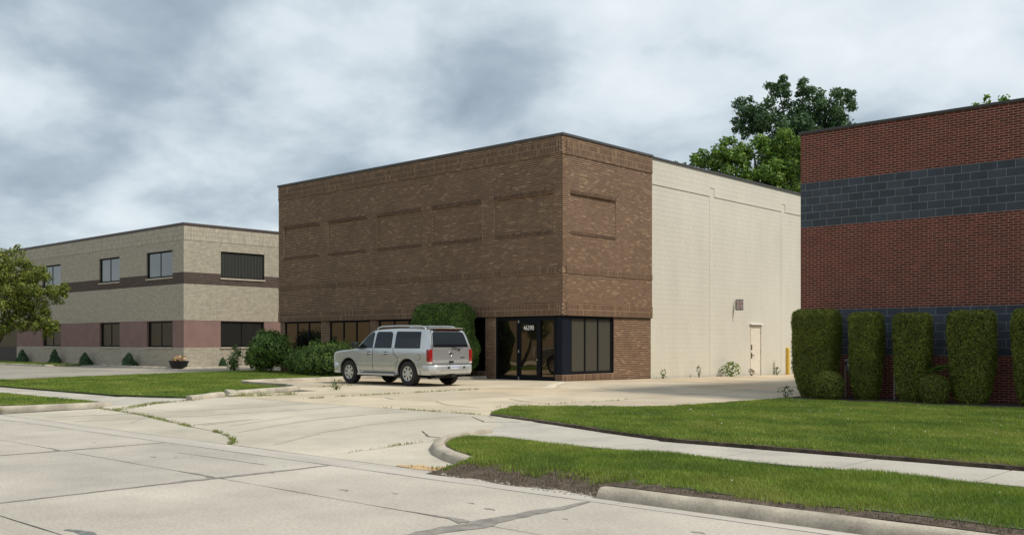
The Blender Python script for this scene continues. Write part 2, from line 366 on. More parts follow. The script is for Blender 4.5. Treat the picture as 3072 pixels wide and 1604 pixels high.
# sidewalks
wk = setting('sidewalk')
sheet('joint_bed', [(-12.9,13.4),(-11.5,13.1),(-9,12.2),(-7.5,11.75),(9,11.74),(9,10.5),(-10.7,10.5),(-11.4,12.2)], lambda x,y: zwalk(x,y)-.02, M_joint, wk, thick=.05)
jx = [-9.15,-7.83,-6.15,-4.66,-3.13,-1.6,-.1,1.4,2.9,4.4,5.9,7.4,8.9]
sheet('slab', [(-10.72,10.5),(-9.16,10.5),(-9.16,12.25),(-10.8,12.9),(-12.9,13.5),(-11.4,12.4)], zwalk, M_walk, wk, thick=.05, step=.6, wob=.004, seed=31)
sheet('slab', [(-9.14,10.5),(-7.84,10.5),(-7.84,11.83),(-9.14,12.24)], zwalk, M_walk, wk, thick=.05, step=.6, wob=.004, seed=32)
for i in range(1, len(jx)-1): sheet('slab', rect(jx[i], jx[i+1], 10.5, 11.75, .01), zwalk, M_walk, wk, thick=.05, step=2, wob=.004, seed=33+i)
wl = setting('sidewalk')
sheet('joint_bed', [(-22.2,10.5),(-22.1,13.2),(-23,12.6),(-25,11.9),(-60,11.8),(-60,10.5)], lambda x,y: zwalk(x,y)-.02, M_joint, wl, thick=.05)
sheet('slab', [(-22.2,10.45),(-22.05,12.5),(-22.4,12.95),(-23.2,12.5),(-24.6,11.95),(-24.6,10.45)], zwalk, M_walk, wl, thick=.05, step=.6, wob=.004, seed=51)
for i in range(22): sheet('slab', rect(-24.62-1.52*(i+1), -24.62-1.52*i, 10.45, 11.8, .01), zwalk, M_walk, wl, thick=.05, step=2, wob=.004, seed=52+i)

# kerbs
def sweep(name, path, prof, zf, m, cap=True, smooth=40, sub=.3, seed=1, rough=.006):
    rr = random.Random(seed); P = []
    for i in range(len(path)-1):
        a, b = path[i], path[i+1]; L = math.hypot(b[0]-a[0], b[1]-a[1]); n = max(1, int(L/sub))
        for j in range(n): P.append((a[0]+(b[0]-a[0])*j/n, a[1]+(b[1]-a[1])*j/n))
    P.append(path[-1]); vs = []; fs = []; np_ = len(prof)
    for i, p in enumerate(P):
        a, b = P[max(0,i-2)], P[min(len(P)-1,i+2)]; dx, dy = b[0]-a[0], b[1]-a[1]; L = math.hypot(dx,dy); nx, ny = -dy/L, dx/L
        for (o, h) in prof:
            x, y = p[0]+nx*o, p[1]+ny*o; vs.append((x+rr.uniform(-rough,rough), y+rr.uniform(-rough,rough), zf(p[0],p[1])+h+rr.uniform(-rough,rough)*.6))
    for i in range(len(P)-1):
        for k in range(np_-1): fs.append((i*np_+k, (i+1)*np_+k, (i+1)*np_+k+1, i*np_+k+1))
    if cap: fs.append(tuple(range(np_))); fs.append(tuple((len(P)-1)*np_+k for k in range(np_))[::-1])
    mb = MB(); mb.add(vs, fs); o = mb.build(name, m, smooth=smooth); return o
KP = [(0,-.06),(0,.012),(.015,.055),(.035,.09),(.07,.108),(.11,.113),(.17,.113),(.19,.105),(.19,-.06)]
KPm = [(-o,h) for o,h in KP][::-1]
def kerb(path, label, prof=KP, seed=1, zf=zpav, sub=.3):
    return tag(sweep('kerb', path, prof, zf, M_curb, seed=seed, sub=sub), label, 'kerb')
kerb([(-5.82,7.66),(-2,7.66),(10,7.66)], 'long straight concrete kerb with scuffed face beside the parkway grass strip', seed=2, zf=lambda x,y: -.005)
arc = [(-10.72,11.15),(-10.70,10.75),(-10.62,10.3),(-10.42,9.8),(-10.05,9.35),(-9.55,8.95),(-9.0,8.65),(-8.45,8.42)]
kerb(arc, 'curved concrete kerb ending broken off at the driveway mouth, grass behind it', prof=KP, seed=3, sub=.12, zf=lambda x,y: zpav(x,y)-.005)
kerb([(-70,7.7),(-26,7.7),(-24.2,7.75),(-23.2,8.05),(-22.6,8.7),(-22.2,9.5),(-22.0,10.4)], 'concrete kerb rounding the street corner of the far grass strip', prof=KP, seed=4, sub=.25, zf=lambda x,y: zpav(x,y)-.005)
kerb([(-21.98,12.45),(-22.2,13.0),(-22.6,13.75)], 'short stub of concrete kerb beside weeds at the sidewalk end', prof=KP, seed=5, sub=.15)
kerb([(-22.85,14.25),(-23.2,15.2),(-23.6,16.4),(-23.95,17.0),(-24.5,17.45),(-25.4,17.7),(-28.1,17.95),(-28.6,18.2),(-28.8,18.7),(-28.85,20.0),(-28.85,25.0)], 'long bent concrete kerb between the lawn and the parking bay', prof=KP, seed=6, sub=.2)
kerb([(-28.6,25.15),(-25.5,25.2),(-25.3,25.4),(-25.3,26.5)], 'low concrete kerb of the planting bed below the tall hedge', prof=KP, seed=7, sub=.2)
rk = MB(); rk.add([(-22.95,13.85,.14),(-22.35,13.7,.15),(-22.3,14.05,.16),(-22.9,14.25,.15),(-22.85,13.9,.30),(-22.42,13.8,.22),(-22.4,14.0,.25),(-22.8,14.15,.28)], [(0,3,2,1),(4,5,6,7),(0,1,5,4),(1,2,6,5),(2,3,7,6),(3,0,4,7)])
tag(rk.build('kerb_chunk', M_curb, bevel=.015), 'tilted broken chunk of grey concrete in a gap of the kerb', 'rubble')

# lawns (soil) --------------------------------------------------------
PK = [(-10.5,10.62),(-10.42,10.3),(-10.25,9.9),(-9.9,9.5),(-9.45,9.15),(-8.95,8.85),(-8.4,8.6),(-8.35,7.72),(-5.85,7.72),(-5.84,7.87),(10,7.87),(10,10.5),(-10.5,10.5)]
PKs = [(-10.52,10.56),(-10.42,10.3),(-10.25,9.9),(-9.9,9.5),(-9.45,9.15),(-8.95,8.85),(-8.42,8.62),(-8.4,7.74),(-5.85,7.7),(-5.84,7.87),(10,7.87),(10,10.5)]
s1 = sheet('parkway_soil', PKs, zsoil, M_soil, thick=.14, step=.25); s1['kind'] = 'structure'
RL = [(-12.95,13.62),(-13.6,14.6),(-14.1,15.6),(-13.9,16.1),(-13.0,16.8),(-12.1,17.6),(-11.75,18.6),(-11.6,21),(-11.6,25.0),(8,25.0),(8,11.78),(-7.5,11.8),(-9.1,12.28),(-10.8,12.95)]
s2 = sheet('lawn', RL, zlawn, M_soil, thick=.2, step=1.5, wob=.03, jag=.22, seed=4); s2['kind'] = 'structure'
LL = [(-22.2,12.85),(-22.75,13.9),(-23.05,14.3),(-23.8,16.3),(-24.15,16.95),(-24.6,17.3),(-25.4,17.5),(-28.1,17.72),(-28.75,18.0),(-29.05,18.7),(-29.07,26.6),(-40.9,26.65),(-40.7,25.2),(-39.9,21.6),(-38.4,16.5),(-37.6,14.2),(-38.5,11.85),(-25,11.9),(-23.2,12.55)]
s3 = sheet('lawn', LL, zlawn, M_turf, thick=.2, step=2, wob=.01, seed=5); s3['kind'] = 'structure'
LP = [(-70,7.92),(-26,7.92),(-24.2,7.97),(-23.3,8.25),(-22.8,8.85),(-22.42,9.6),(-22.25,10.4),(-70,10.42)]
s4 = sheet('parkway_soil', LP, lambda x,y: .125, M_turf, thick=.16, step=3); s4['kind'] = 'structure'
LI = [(-90,23.3),(-57.8,23.3),(-57.2,23.7),(-57.2,25.2),(-90,25.2)]
s5 = sheet('lawn', LI, lambda x,y: .22, M_turf, thick=.3, step=5); s5['kind'] = 'structure'
sb = sheet('planting_bed', [(-29,25.36),(-25.5,25.4),(-25.5,26.6),(-29,26.6)], lambda x,y: .24, M_mulch, thick=.2); sb['kind'] = 'structure'
sb2 = sheet('planting_bed', [(-11.7,23.25),(-9.5,23.1),(-6,23.15),(2,23.1),(2,25.05),(-11.7,25.05)], lambda x,y: zlawn(x,y)+.02, M_mulch, thick=.1, wob=.05, jag=.4, seed=8); sb2['kind'] = 'structure'
# side driveway of the tan building
M_sd = mat('side_drive', (.29,.265,.22), .9, var=.18, vscale=.4, fine=.15, fscale=20)
sd = setting('side_driveway')
for i in range(9):
    for j in range(5):
        x0 = -92+6*i; x1 = min(x0+6, -37.3)
        sheet('slab', rect(x0, x1, 11.9+3.2*j, 11.9+3.2*(j+1), .012), lambda x,y: .12, M_sd, sd, thick=.1, step=50, wob=.01, seed=300+i*5+j)
for j in range(6): sheet('slab', rect(-46.9, -39.2, 27.9+4*j-.02, 31.9+4*j, .012), lambda x,y: .12, M_sd, sd, thick=.1, step=50, wob=.01, seed=370+j)
fw = sheet('front_walk', [(-92,25.22),(-46.92,25.5),(-46.92,27.9),(-92,27.9)], lambda x,y: .14, M_walk, thick=.1, step=100); fw['kind'] = 'structure'
kerb([(-46.75,46),(-46.75,26.2),(-46.9,25.75),(-47.3,25.5),(-55.4,25.5)], 'dark low kerb wrapping the corner of the tan brick building', prof=KPm[:], seed=8, zf=lambda x,y: .12, sub=.4)
kerb([(-57.2,25.1),(-57.2,23.7),(-57.5,23.35),(-58,23.25),(-90,23.25)], 'low kerb of the far grass island in front of the tan building', prof=KPm[:], seed=9, zf=lambda x,y: .12, sub=.4)

# ------------------------------------------------------------------ brick facades
def bricks_fill(a0, a1, z0, z1, pat, L, H, g, off, rr, anchor=0.0, hf_=.5):
    out = []
    if pat == 'st':
        n = max(1, round((z1-z0)/H)); h = (z1-z0)/n
        for r in range(n):
            sh = (L/2 if (round(z0/H)+r) % 2 else 0); s = math.floor((a0-anchor-sh)/L)*L+anchor+sh
            while s < a1-1e-6:
                b0, b1 = max(a0, s), min(a1, s+L)
                if b1-b0 > .045: out.append((b0+g*hf_ if b0 > a0+1e-6 else b0+.001, b1-g*hf_ if b1 < a1-1e-6 else b1-.001, z0+r*h+g/2, z0+(r+1)*h-g/2, off))
                s += L
    else:                                   # soldiers / rowlocks: narrow upright pieces
        n = max(1, round((a1-a0)/H)); w = (a1-a0)/n
        g2 = g*.5 if z1-z0 < .15 else g*.8
        for k in range(n): out.append((a0+k*w+g2/2, a0+(k+1)*w-g2/2, z0+g2/2, z1-g2/2, off))
    return out
def facade(axis, plane, sign, rects, thick=.22):
    """rects: (a0,a1,z0,z1,pattern,offset); returns bricks array and mortar boxes"""
    pass
UNIT = {}
def unit_brick(m):
    if m.name not in UNIT:
        b = MB(); b.box(0,1,0,1,0,1); me = bpy.data.meshes.new('brick'); me.from_pydata(b.v, [], [f for f in b.f]); me.materials.append(m); UNIT[m.name] = me
    return UNIT[m.name]
PROUD = .0035
CAMP = np.array([0,0,1.55]); FWD = np.array([-math.sin(R(42.2)), math.cos(R(42.2)), 0]); RGT = np.array([math.cos(R(42.2)), math.sin(R(42.2)), 0])
def build_bricks(parent, recs, mats, name='brick', singles=300, proud=PROUD, zmin=-9, zmax=99, amin=-999, amax=999):
    """recs: (axis, plane, a0,a1,z0,z1,off,tone). axis 0: face towards -Y at plane y; axis 1: face towards +X at plane x"""
    A = np.array([[r[0], r[1], *r[2:8]] for r in recs], dtype=float)
    ax = A[:,0].astype(int); front = np.where(ax == 0, A[:,1]-A[:,6]-proud, A[:,1]+A[:,6]+proud); back = np.where(ax == 0, A[:,1]-A[:,6]+.01, A[:,1]+A[:,6]-.01)
    c = np.where((ax == 0)[:,None], np.stack([(A[:,2]+A[:,3])/2, front, (A[:,4]+A[:,5])/2], 1), np.stack([front, (A[:,2]+A[:,3])/2, (A[:,4]+A[:,5])/2], 1))
    d = c-CAMP; dep = d@FWD; u = (d@RGT)/np.maximum(dep,.1); dist = np.linalg.norm(d, axis=1)
    cosv = np.where(ax == 0, np.abs(d[:,1]), np.abs(d[:,0]))/dist
    score = (A[:,3]-A[:,2])*(A[:,5]-A[:,4])*cosv/dist**2
    vis = (np.abs(u) < 1536/2903) & (dep > 0) & (A[:,4] > zmin) & (A[:,5] < zmax) & (A[:,2] > amin) & (A[:,3] < amax) & (A[:,3]-A[:,2] > .05)
    score = np.where(vis, score, -1); order = np.argsort(-score); single = [i for i in order[:singles] if score[i] > 0]
    sset = set(single)
    for i in single:
        o = bpy.data.objects.new(name, unit_brick(mats[int(A[i,7])]))
        lo, hi = min(front[i], back[i]), max(front[i], back[i])
        if ax[i] == 0: o.location = (A[i,2], lo, A[i,4]); o.scale = (A[i,3]-A[i,2], hi-lo, A[i,5]-A[i,4])
        else: o.location = (lo, A[i,2], A[i,4]); o.scale = (hi-lo, A[i,3]-A[i,2], A[i,5]-A[i,4])
        link(o, parent)
    idx = np.array([i for i in range(len(A)) if i not in sset])
    if len(idx) == 0: return
    B = A[idx]; f = front[idx]; b = back[idx]; x0 = np.where(B[:,0] == 0, B[:,2], np.minimum(f,b)); x1 = np.where(B[:,0] == 0, B[:,3], np.maximum(f,b))
    y0 = np.where(B[:,0] == 0, np.minimum(f,b), B[:,2]); y1 = np.where(B[:,0] == 0, np.maximum(f,b), B[:,3]); z0, z1 = B[:,4], B[:,5]
    P = lambda x,y,z: np.stack([x,y,z],1)
    quads = [ [P(x0,y0,z0),P(x1,y0,z0),P(x1,y0,z1),P(x0,y0,z1)], [P(x1,y0,z0),P(x1,y1,z0),P(x1,y1,z1),P(x1,y0,z1)], [P(x0,y0,z1),P(x1,y0,z1),P(x1,y1,z1),P(x0,y1,z1)], [P(x0,y1,z0),P(x1,y1,z0),P(x1,y0,z0),P(x0,y0,z0)],
              [P(x0,y1,z0),P(x0,y0,z0),P(x0,y0,z1),P(x0,y1,z1)] ]
    V = np.concatenate([np.stack(q,1) for q in quads]); mi = np.tile(B[:,7].astype(int), 5)
    o = np_mesh(name+'work', V, 4, mats, mi, parent); o['kind'] = 'stuff'; return o
def wall_part(name, recs, m, parent, thick=.22, corner=None):
    """mortar backing: one box per area, front at plane+off"""
    mb = MB()
    for (ax, pl, a0, a1, z0, z1, off) in recs:
        if ax == 0: mb.box(a0, a1+(off-.0012 if corner and abs(a1-corner[0]) < 1e-6 else 0), pl-off, pl+thick, z0, z1)
        else: mb.box(pl-thick, pl+off, (a0+thick if corner and abs(a0-corner[1]) < 1e-6 else a0), a1, z0, z1)
    return mb.build(name, m, parent)
def tones(n, w): return rng.choice(len(w), n, p=np.array(w)/sum(w))
def window(parent, ax, pl, a0, a1, z0, z1, n=1, glass=None, fm=None, recess=.06, fw=.05, sill=None, name='window', mull=.04, glasses=None, depth=.08):
    """frame + panes; pl = wall plane, recessed inward"""
    def bx(mb, p0, p1, d0, d1, q0, q1):
        # d: distance behind the wall plane
        if ax == 0: mb.box(p0, p1, pl+d0, pl+d1, q0, q1)
        else: mb.box(pl-d1, pl-d0, p0, p1, q0, q1)
    mb = MB(); bx(mb, a0, a0+fw, recess, recess+depth, z0, z1); bx(mb, a1-fw, a1, recess, recess+depth, z0, z1)
    bx(mb, a0+fw, a1-fw, recess, recess+depth, z1-fw, z1); bx(mb, a0+fw, a1-fw, recess, recess+depth, z0, z0+fw)
    w = (a1-a0-2*fw)/n
    for k in range(1, n): bx(mb, a0+fw+k*w-mull/2, a0+fw+k*w+mull/2, recess+.004, recess+depth-.004, z0+fw, z1-fw)
    fr = mb.build(name, fm or M_frame, parent)
    for k in range(n):
        p0 = a0+fw+k*w+(mull/2 if k else 0); p1 = a0+fw+(k+1)*w-(mull/2 if k < n-1 else 0)
        g = MB(); bx(g, p0, p1, recess+.03, recess+.042, z0+fw, z1-fw); g.build('pane', (glasses[k] if glasses else glass), fr)
    if sill:
        s = MB(); bx(s, a0-.05, a1+.05, -.06, recess, z0-.09, z0-.002); s.build('sill', sill, fr, bevel=.01)
    return fr

# ---- brown brick building ------------------------------------------------
X0, Y0 = -21.78, 26.70; XL = -39.22; YB = 32.33; YE = 49.0
H, L = .0718, .218; G = .0175
bb = empty('brick_building', (X0, Y0, 0), label='two storey brown brick office building with a cream painted block side wall', cat='building')
inv = lambda o: o
bb.location = (0,0,0)
zb = .15; zs0 = 2.50; zs1 = zs0+6*H               # double soldier course over the windows
zm0 = zs1+15*H; zm1 = zm0+3*H                      # single soldier course
zt1 = 8.90; zt0 = zt1-2*H-6*H                      # top: two stretchers, double soldier below
pan_z0, pan_z1 = 5.53, 5.53+19*H; rl = .105
panels = [(-38.76,-36.01),(-35.39,-32.67),(-31.98,-29.17),(-28.58,-25.74),(-25.11,-22.21)]
areas = []
def run(ax, pl, a0, a1, skip=True):
    ca = areas.append
    # corner returns are plain stretchers (quoin strip) beside the soldiers
    lo_q = (a0, a0+.13); hi_q = (a1-.13, a1)
    for (z0, z1, offq) in ((zs0, zs1, .03), (zm0, zm1, .022), (zt0, zt1-2*H, .022)):
        ca((ax,pl,lo_q[0],lo_q[1],z0,z1,'st',offq)); ca((ax,pl,hi_q[0],hi_q[1],z0,z1,'st',offq))
        n = round((z1-z0)/(3*H))
        for k in range(n): ca((ax,pl,lo_q[1],hi_q[0],z0+k*3*H,z0+(k+1)*3*H,'so',offq))
    ca((ax,pl,a0,a1,zt1-2*H,zt1,'st',.022)); ca((ax,pl,a0,a1,zt0-H,zt0,'st',.034))
    ca((ax,pl,a0,a1,zs1,zm0,'st',0))
def panel_zone(ax, pl, a0, a1, ps):
    z0, z1 = zm1, zt0-H
    areas.append((ax,pl,a0,a1,z0,pan_z0-rl,'st',0)); areas.append((ax,pl,a0,a1,pan_z1+rl,z1,'st',0))
    cur = a0
    for (p0, p1) in ps:
        areas.append((ax,pl,cur,p0,pan_z0-rl,pan_z1+rl,'st',0))
        areas.append((ax,pl,p0,p1,pan_z0-rl,pan_z0,'so',.02)); areas.append((ax,pl,p0,p1,pan_z1,pan_z1+rl,'so',.03))
        areas.append((ax,pl,p0,p1,pan_z0,pan_z1,'st',-.05)); cur = p1
    areas.append((ax,pl,cur,a1,pan_z0-rl,pan_z1+rl,'st',0))
run(0, Y0, XL, X0); panel_zone(0, Y0, XL, X0, panels)
run(1, X0, Y0, YB); panel_zone(1, X0, Y0, YB, [(27.12, 29.90)])
# ground floor piers, plinth and side brick
GR = .10                                             # ground floor set back below the soldier course
yg = Y0+.06; xg = X0-.06
piers = [(-39.16,-38.87),(-35.98,-35.41),(-32.51,-32.02),(-29.05,-28.55),(-25.64,-25.11)]
for (p0, p1) in piers: areas.append((0,yg,p0,p1,zb-.1,zs0,'st',0))
for a, b in zip(piers[:-1], piers[1:]): areas.append((0,yg,a[1],b[0],zb-.1,.42,'so',.02))
areas.append((0,yg,-22.16,xg,zb-.1,.37,'so',.035)); areas.append((1,xg,yg,29.86,zb-.1,.37,'so',.035)); areas.append((1,xg,29.86,YB,zb-.2,zs0,'st',0))
recs = []; mort = []
rr = random.Random(5)
for (ax,pl,a0,a1,z0,z1,pat,off) in areas:
    mort.append((ax,pl,a0,a1,z0,z1,off)); Q = bricks_fill((a0-off if ax == 1 and a0 in (Y0,yg) else a0),(a1+off if ax == 0 and a1 in (X0,xg) else a1),z0,z1,pat,L,H,G,off,rr, anchor=(X0 if ax == 0 else Y0), hf_=.3)
    T = tones(len(Q), [.30,.36,.22,.09,.03] if pat == 'st' else ([.26,.38,.26,.08,.02] if z1-z0 > .15 else [.5,.15,0,0,0,.35]))
    for q, t in zip(Q, T): recs.append((ax,pl,*q,t))
wfront = wall_part('wall', [m_ for m_ in mort if m_[1] in (X0, Y0)], M_bmortar, bb, corner=(X0,Y0))
wlow = wall_part('ground_floor_wall', [m_ for m_ in mort if m_[1] == yg and m_[3] < -25], M_bmortar, bb)
wlow2 = wall_part('ground_floor_wall', [m_ for m_ in mort if m_[1] not in (X0, Y0) and not (m_[1] == yg and m_[3] < -25)], M_bmortar, bb, corner=(xg,yg))
build_bricks(wfront, recs, BR, zmin=2.4, singles=300)
# inner mass of the building (dark, unlit rooms) behind the facade
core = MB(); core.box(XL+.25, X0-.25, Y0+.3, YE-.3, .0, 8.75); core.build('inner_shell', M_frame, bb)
rf = MB(); rf.box(XL+.1, X0-.1, Y0+.1, YE-.1, 8.76, 8.82); rf.build('roof', M_roof, bb)
# soffit over the set back ground floor
sf = MB(); sf.box(XL+.02, X0-.02, Y0-.01, Y0+.24, zs0-.02, zs0-.001); sf.box(X0-.24, X0+.01, Y0+.245, YB-.02, zs0-.02, zs0-.001); sf.build('soffit', M_frame, bb)
cp = MB(); cp.box(XL-.06, X0+.06, Y0-.06, Y0+.3, zt1, 8.99); cp.box(X0-.3, X0+.06, Y0+.3, YB+.03, zt1, 8.99); cp.box(XL-.06, XL+.3, Y0+.3, YE, zt1, 8.99); cp.build('coping', M_coping, bb, bevel=.012)
lw = MB(); lw.box(XL, XL+.25, Y0+.22, YE, 0, zt1-.004); lw.box(XL+.25, X0, YE-.25, YE, -.3, zt1-.004); lw.build('rear_walls', M_cream, bb)
# windows of the front
for i in range(4):
    a, b = piers[i][1], piers[i+1][0]
    window(bb, 0, yg, a+.03, b-.03, .44, zs0-.03, 3, M_glass, recess=.05, fw=.06, mull=.07)
# entrance
ent = MB(); x0, x1 = -25.10, -22.16
for (p0,p1) in ((x0,x0+.08),(-24.05,-23.96),(-22.99,-22.88),(x1-.10,x1)): ent.box(p0,p1,yg+.02,yg+.14,zb-.02,zs0-.03)
for (p0,p1) in ((x0+.08,-24.05),(-23.96,-22.99),(-22.88,x1-.10)): ent.box(p0,p1,yg+.02,yg+.14,2.34,zs0-.03); 
for (p0,p1) in ((x0+.08,-24.05),(-22.88,x1-.10)): ent.box(p0,p1,yg+.02,yg+.14,zb-.02,zb+.14)
en = ent.build('entrance_frame', M_frame, bb)
for (p0,p1,z0,z1) in ((x0+.08,-24.05,zb+.14,2.34),(-22.88,x1-.10,zb+.14,2.34)): q = MB(); q.box(p0,p1,yg+.07,yg+.08,z0,z1); q.build('pane', M_glass, en)
dr = MB(); d0, d1 = -23.95, -23.0
dr.box(d0,d0+.09,yg+.04,yg+.09,zb+.02,2.33); dr.box(d1-.09,d1,yg+.04,yg+.09,zb+.02,2.33); dr.box(d0+.09,d1-.09,yg+.04,yg+.09,2.22,2.33); dr.box(d0+.09,d1-.09,yg+.04,yg+.09,zb+.02,zb+.19)
door = dr.build('door', M_frame, bb)
q = MB(); q.box(d0+.09,d1-.09,yg+.06,yg+.07,zb+.19,2.22); q.build('pane', M_glass, door)
q = MB(); hx = d1-.17; q.tube([(hx,yg+.04,1.02),(hx,yg-.02,1.04),(hx,yg-.02,1.34),(hx,yg+.04,1.36)], .016, 8); q.build('handle', M_chrome, door, smooth=60)
q = MB(); q.lathe([(0,-.012),(.03,-.01),(.03,.01)], 14, 'y', (d1-.05,yg+.035,.90)); q.build('lock', M_chrome, door)
for z in (zb+.06, 1.2, 2.3): q = MB(); q.box(d0-.02,d0+.02,yg+.005,yg+.035,z-.05,z+.05); q.build('hinge', M_steel, door)
def text(s, size, loc, rot, m, parent, name='lettering', ext=.001, align='CENTER', sx=1.0):
    cu = bpy.data.curves.new(name, 'FONT'); cu.body = s; cu.size = size; cu.extrude = ext; cu.align_x = align; cu.align_y = 'CENTER'; cu.offset = size*.012
    t = bpy.data.objects.new('tmp', cu); COL.objects.link(t); dg = bpy.context.evaluated_depsgraph_get(); me = bpy.data.meshes.new_from_object(t.evaluated_get(dg))
    bpy.data.objects.remove(t); bpy.data.curves.remove(cu); me.materials.clear(); me.materials.append(m)
    o = bpy.data.objects.new(name, me); o.location = loc; o.rotation_euler = rot; o.scale = (sx,1,1); return link(o, parent)
text('46390', .24, (-23.48, yg+.052, 2.06), (R(90),0,0), M_white, door, sx=.86)
# corner post and side windows
q = MB(); q.box(-22.14, xg-.02, yg+.02, yg+.5, .375, zs0-.03); q.build('corner_post', M_navy, bb, bevel=.01)
window(bb, 1, xg, yg+.52, 29.80, .40, zs0-.03, 3, M_glass_tan, recess=.05, fw=.08, mull=.07)
q = MB(); q.box(xg-.12, xg-.02, 29.80, 29.86, .375, zs0-.03); q.build('jamb', M_frame, bb)
# cream block wall
BH, BLn = .2, .4
blk = []; mo = []
def barea(a0,a1,z0,z1,off):
    mo.append((1,X0-.04,a0,a1,z0,z1,off)); Q = bricks_fill(a0,a1,z0,z1,'st',BLn,BH,.009,off,rr,anchor=YB,hf_=.12)
    for q2 in Q: blk.append((1,X0-.04,*q2,int(rng.random() < .12)))
zc0, zc1 = 7.85, 8.88; pil = [(36.83,37.20),(43.50,43.88)]
d_y0, d_y1, d_z1 = 40.46, 41.52, 2.34
barea(YB, 36.83, -.3, zc0, -.03); barea(36.83, 37.20, -.3, 8.22, -.022)
barea(37.20, d_y0, -.3, zc0, -.03); barea(d_y0, d_y1, d_z1, zc0, -.03); barea(d_y1, 43.50, -.3, zc0, -.03)
barea(43.50, 43.88, -.3, 8.22, -.022); barea(43.88, YE, -.3, zc0, -.03)
barea(YB, 36.83, zc0, zc1, 0); barea(36.83,37.20,8.22,zc1,0); barea(37.20,43.50,zc0,zc1,0); barea(43.50,43.88,8.22,zc1,0); barea(43.88,YE,zc0,zc1,0)
wb = wall_part('block_wall', mo, M_cream2, bb)
build_bricks(wb, blk, [M_cream, M_cream2], name='block', proud=.0034, singles=300)
cp = MB(); cp.box(X0-.3, X0+.03, YB+.035, YE+.03, zc1, 8.95); cp.build('coping', M_coping, bb, bevel=.01)
# steel door in the block wall
xw = X0-.07; q = MB(); q.box(xw-.06, xw+.012, d_y0, d_y0+.05, -.1, d_z1); q.box(xw-.06, xw+.012, d_y1-.05, d_y1, -.1, d_z1); q.box(xw-.06, xw+.012, d_y0+.05, d_y1-.05, d_z1-.12, d_z1)
sdr = q.build('side_door', mat('door_frame_paint', (.50,.44,.33), .6), bb)
q = MB(); q.box(xw-.05, xw-.012, d_y0+.055, d_y1-.055, -.02, d_z1-.125); q.build('door_leaf', mat('door_paint', (.66,.60,.50), .5, var=.06, vscale=3, stretch=(1,1,3)), sdr)
q = MB(); q.box(xw-.012, xw+.10, d_y0-.07, d_y1+.07, d_z1+.005, d_z1+.045); q.build('drip_cap', M_white, sdr)
q = MB(); q.box(xw-.012, xw+.012, d_y0+.08, d_y0+.17, 1.18, 1.42); q.build('lock_plate', mat('bronze_hardware', (.10,.075,.05), .4, metal=.7), sdr)
q = MB(); q.tube([(xw-.01,d_y0+.13,.92),(xw+.06,d_y0+.13,.93),(xw+.06,d_y0+.28,.93)], .018, 8); q.box(xw-.012, xw+.01, d_y0+.09, d_y0+.17, .80, 1.05); q.build('lever', MATS['bronze_hardware'], sdr)
for z in (.25, 1.1, 2.0): q = MB(); q.box(xw-.01, xw+.015, d_y1-.07, d_y1-.03, z-.06, z+.06); q.build('hinge', M_steel, sdr)
# flag mounted sign (faces the street)
sg = empty('wall_sign', (X0-.02, 39.0, 0), label='small white no parking sign projecting from the cream block wall', cat='sign')
ys = 39.0; q = MB(); q.box(.04,.40,-.004,.004,2.96,3.46); pl = q.build('plate', mat('sign_white', (.50,.44,.44), .5), sg, bevel=.003)
M_ink = mat('sign_ink', (.05,.04,.04), .6); M_inkr = mat('sign_ink_red', (.34,.07,.06), .6)
q = MB(); 
for (a0,a1,z0,z1) in ((.045,.395,2.965,2.983),(.045,.395,3.437,3.455),(.045,.063,2.983,3.437),(.377,.395,2.983,3.437)): q.box(a0,a1,-.0075,-.0045,z0,z1)
q.build('border', M_ink, pl)
for s, z, sz, m in (('NO',3.375,.10,M_ink),('PARKING',3.255,.088,M_inkr),('FIRE',3.14,.085,M_inkr),('LANE',3.035,.085,M_ink)):
    text(s, sz, (.22,-.006,z), (R(90),0,0), m, pl, sx=.82)
q = MB(); q.box(-.01,.045,-.012,.012,2.98,3.44); q.build('bracket', M_steel, sg)
bl = empty('bollard', (-21.25, 43.0, 0), label='yellow steel bollard standing beside the white side door', cat='bollard')
q = MB(); q.lathe([(.10,-.25),(.10,1.20),(.09,1.25),(.055,1.285),(0,1.295)], 24); q.build('post', M_yellow, bl, smooth=50)
q = MB(); q.lathe([(.16,-.2),(.16,-.02),(.10,-.005)], 20); q.build('footing', M_lot3, bl)

# ---- red brick building -------------------------------------------------------
rb = empty('brick_building', (0,0,0), label='dark red brick building banded with blue grey concrete blocks behind clipped hedges', cat='building')
RX0, RY, RX1, RYE = -12.02, 25.1, 4.0, 44
rH, rL, rG = .0617, .207, .0125; bandH = .2035
z_lb1 = 2.43; z_lb0 = z_lb1-6*bandH; z_ub0 = 4.68; z_ub1 = 4.68+6*bandH; z_top = 7.24
recs = []; bls = []; mo = []; mo2 = []
for (z0,z1) in ((-.1,z_lb0),(z_lb1,z_ub0),(z_ub1,z_top)):
    for Q in (bricks_fill(RX0,RX1,z0,z1,'st',rL,rH,rG,0,rr,anchor=RX0),):
        T = tones(len(Q), [.3,.5,.2])
        for q2, t in zip(Q,T): recs.append((0,RY,*q2,t))
    mo.append((0,RY,RX0,RX1,z0,z1,0))
for (z0,z1) in ((z_lb0,z_lb1),(z_ub0,z_ub1)):
    Q = bricks_fill(RX0,RX1,z0,z1,'st',.407,bandH,.011,0,rr,anchor=RX0+.14); T = tones(len(Q),[.35,.4,.25])
    for q2, t in zip(Q,T): bls.append((0,RY,*q2,t))
    mo2.append((0,RY,RX0,RX1,z0,z1,0))
w1 = wall_part('wall', mo, M_rmortar, rb); w2 = wall_part('block_band', mo2, M_blmortar, rb)
build_bricks(w1, recs, RB, zmin=2.3, singles=300); build_bricks(w2, bls, BB, name='block', singles=300, proud=.003)
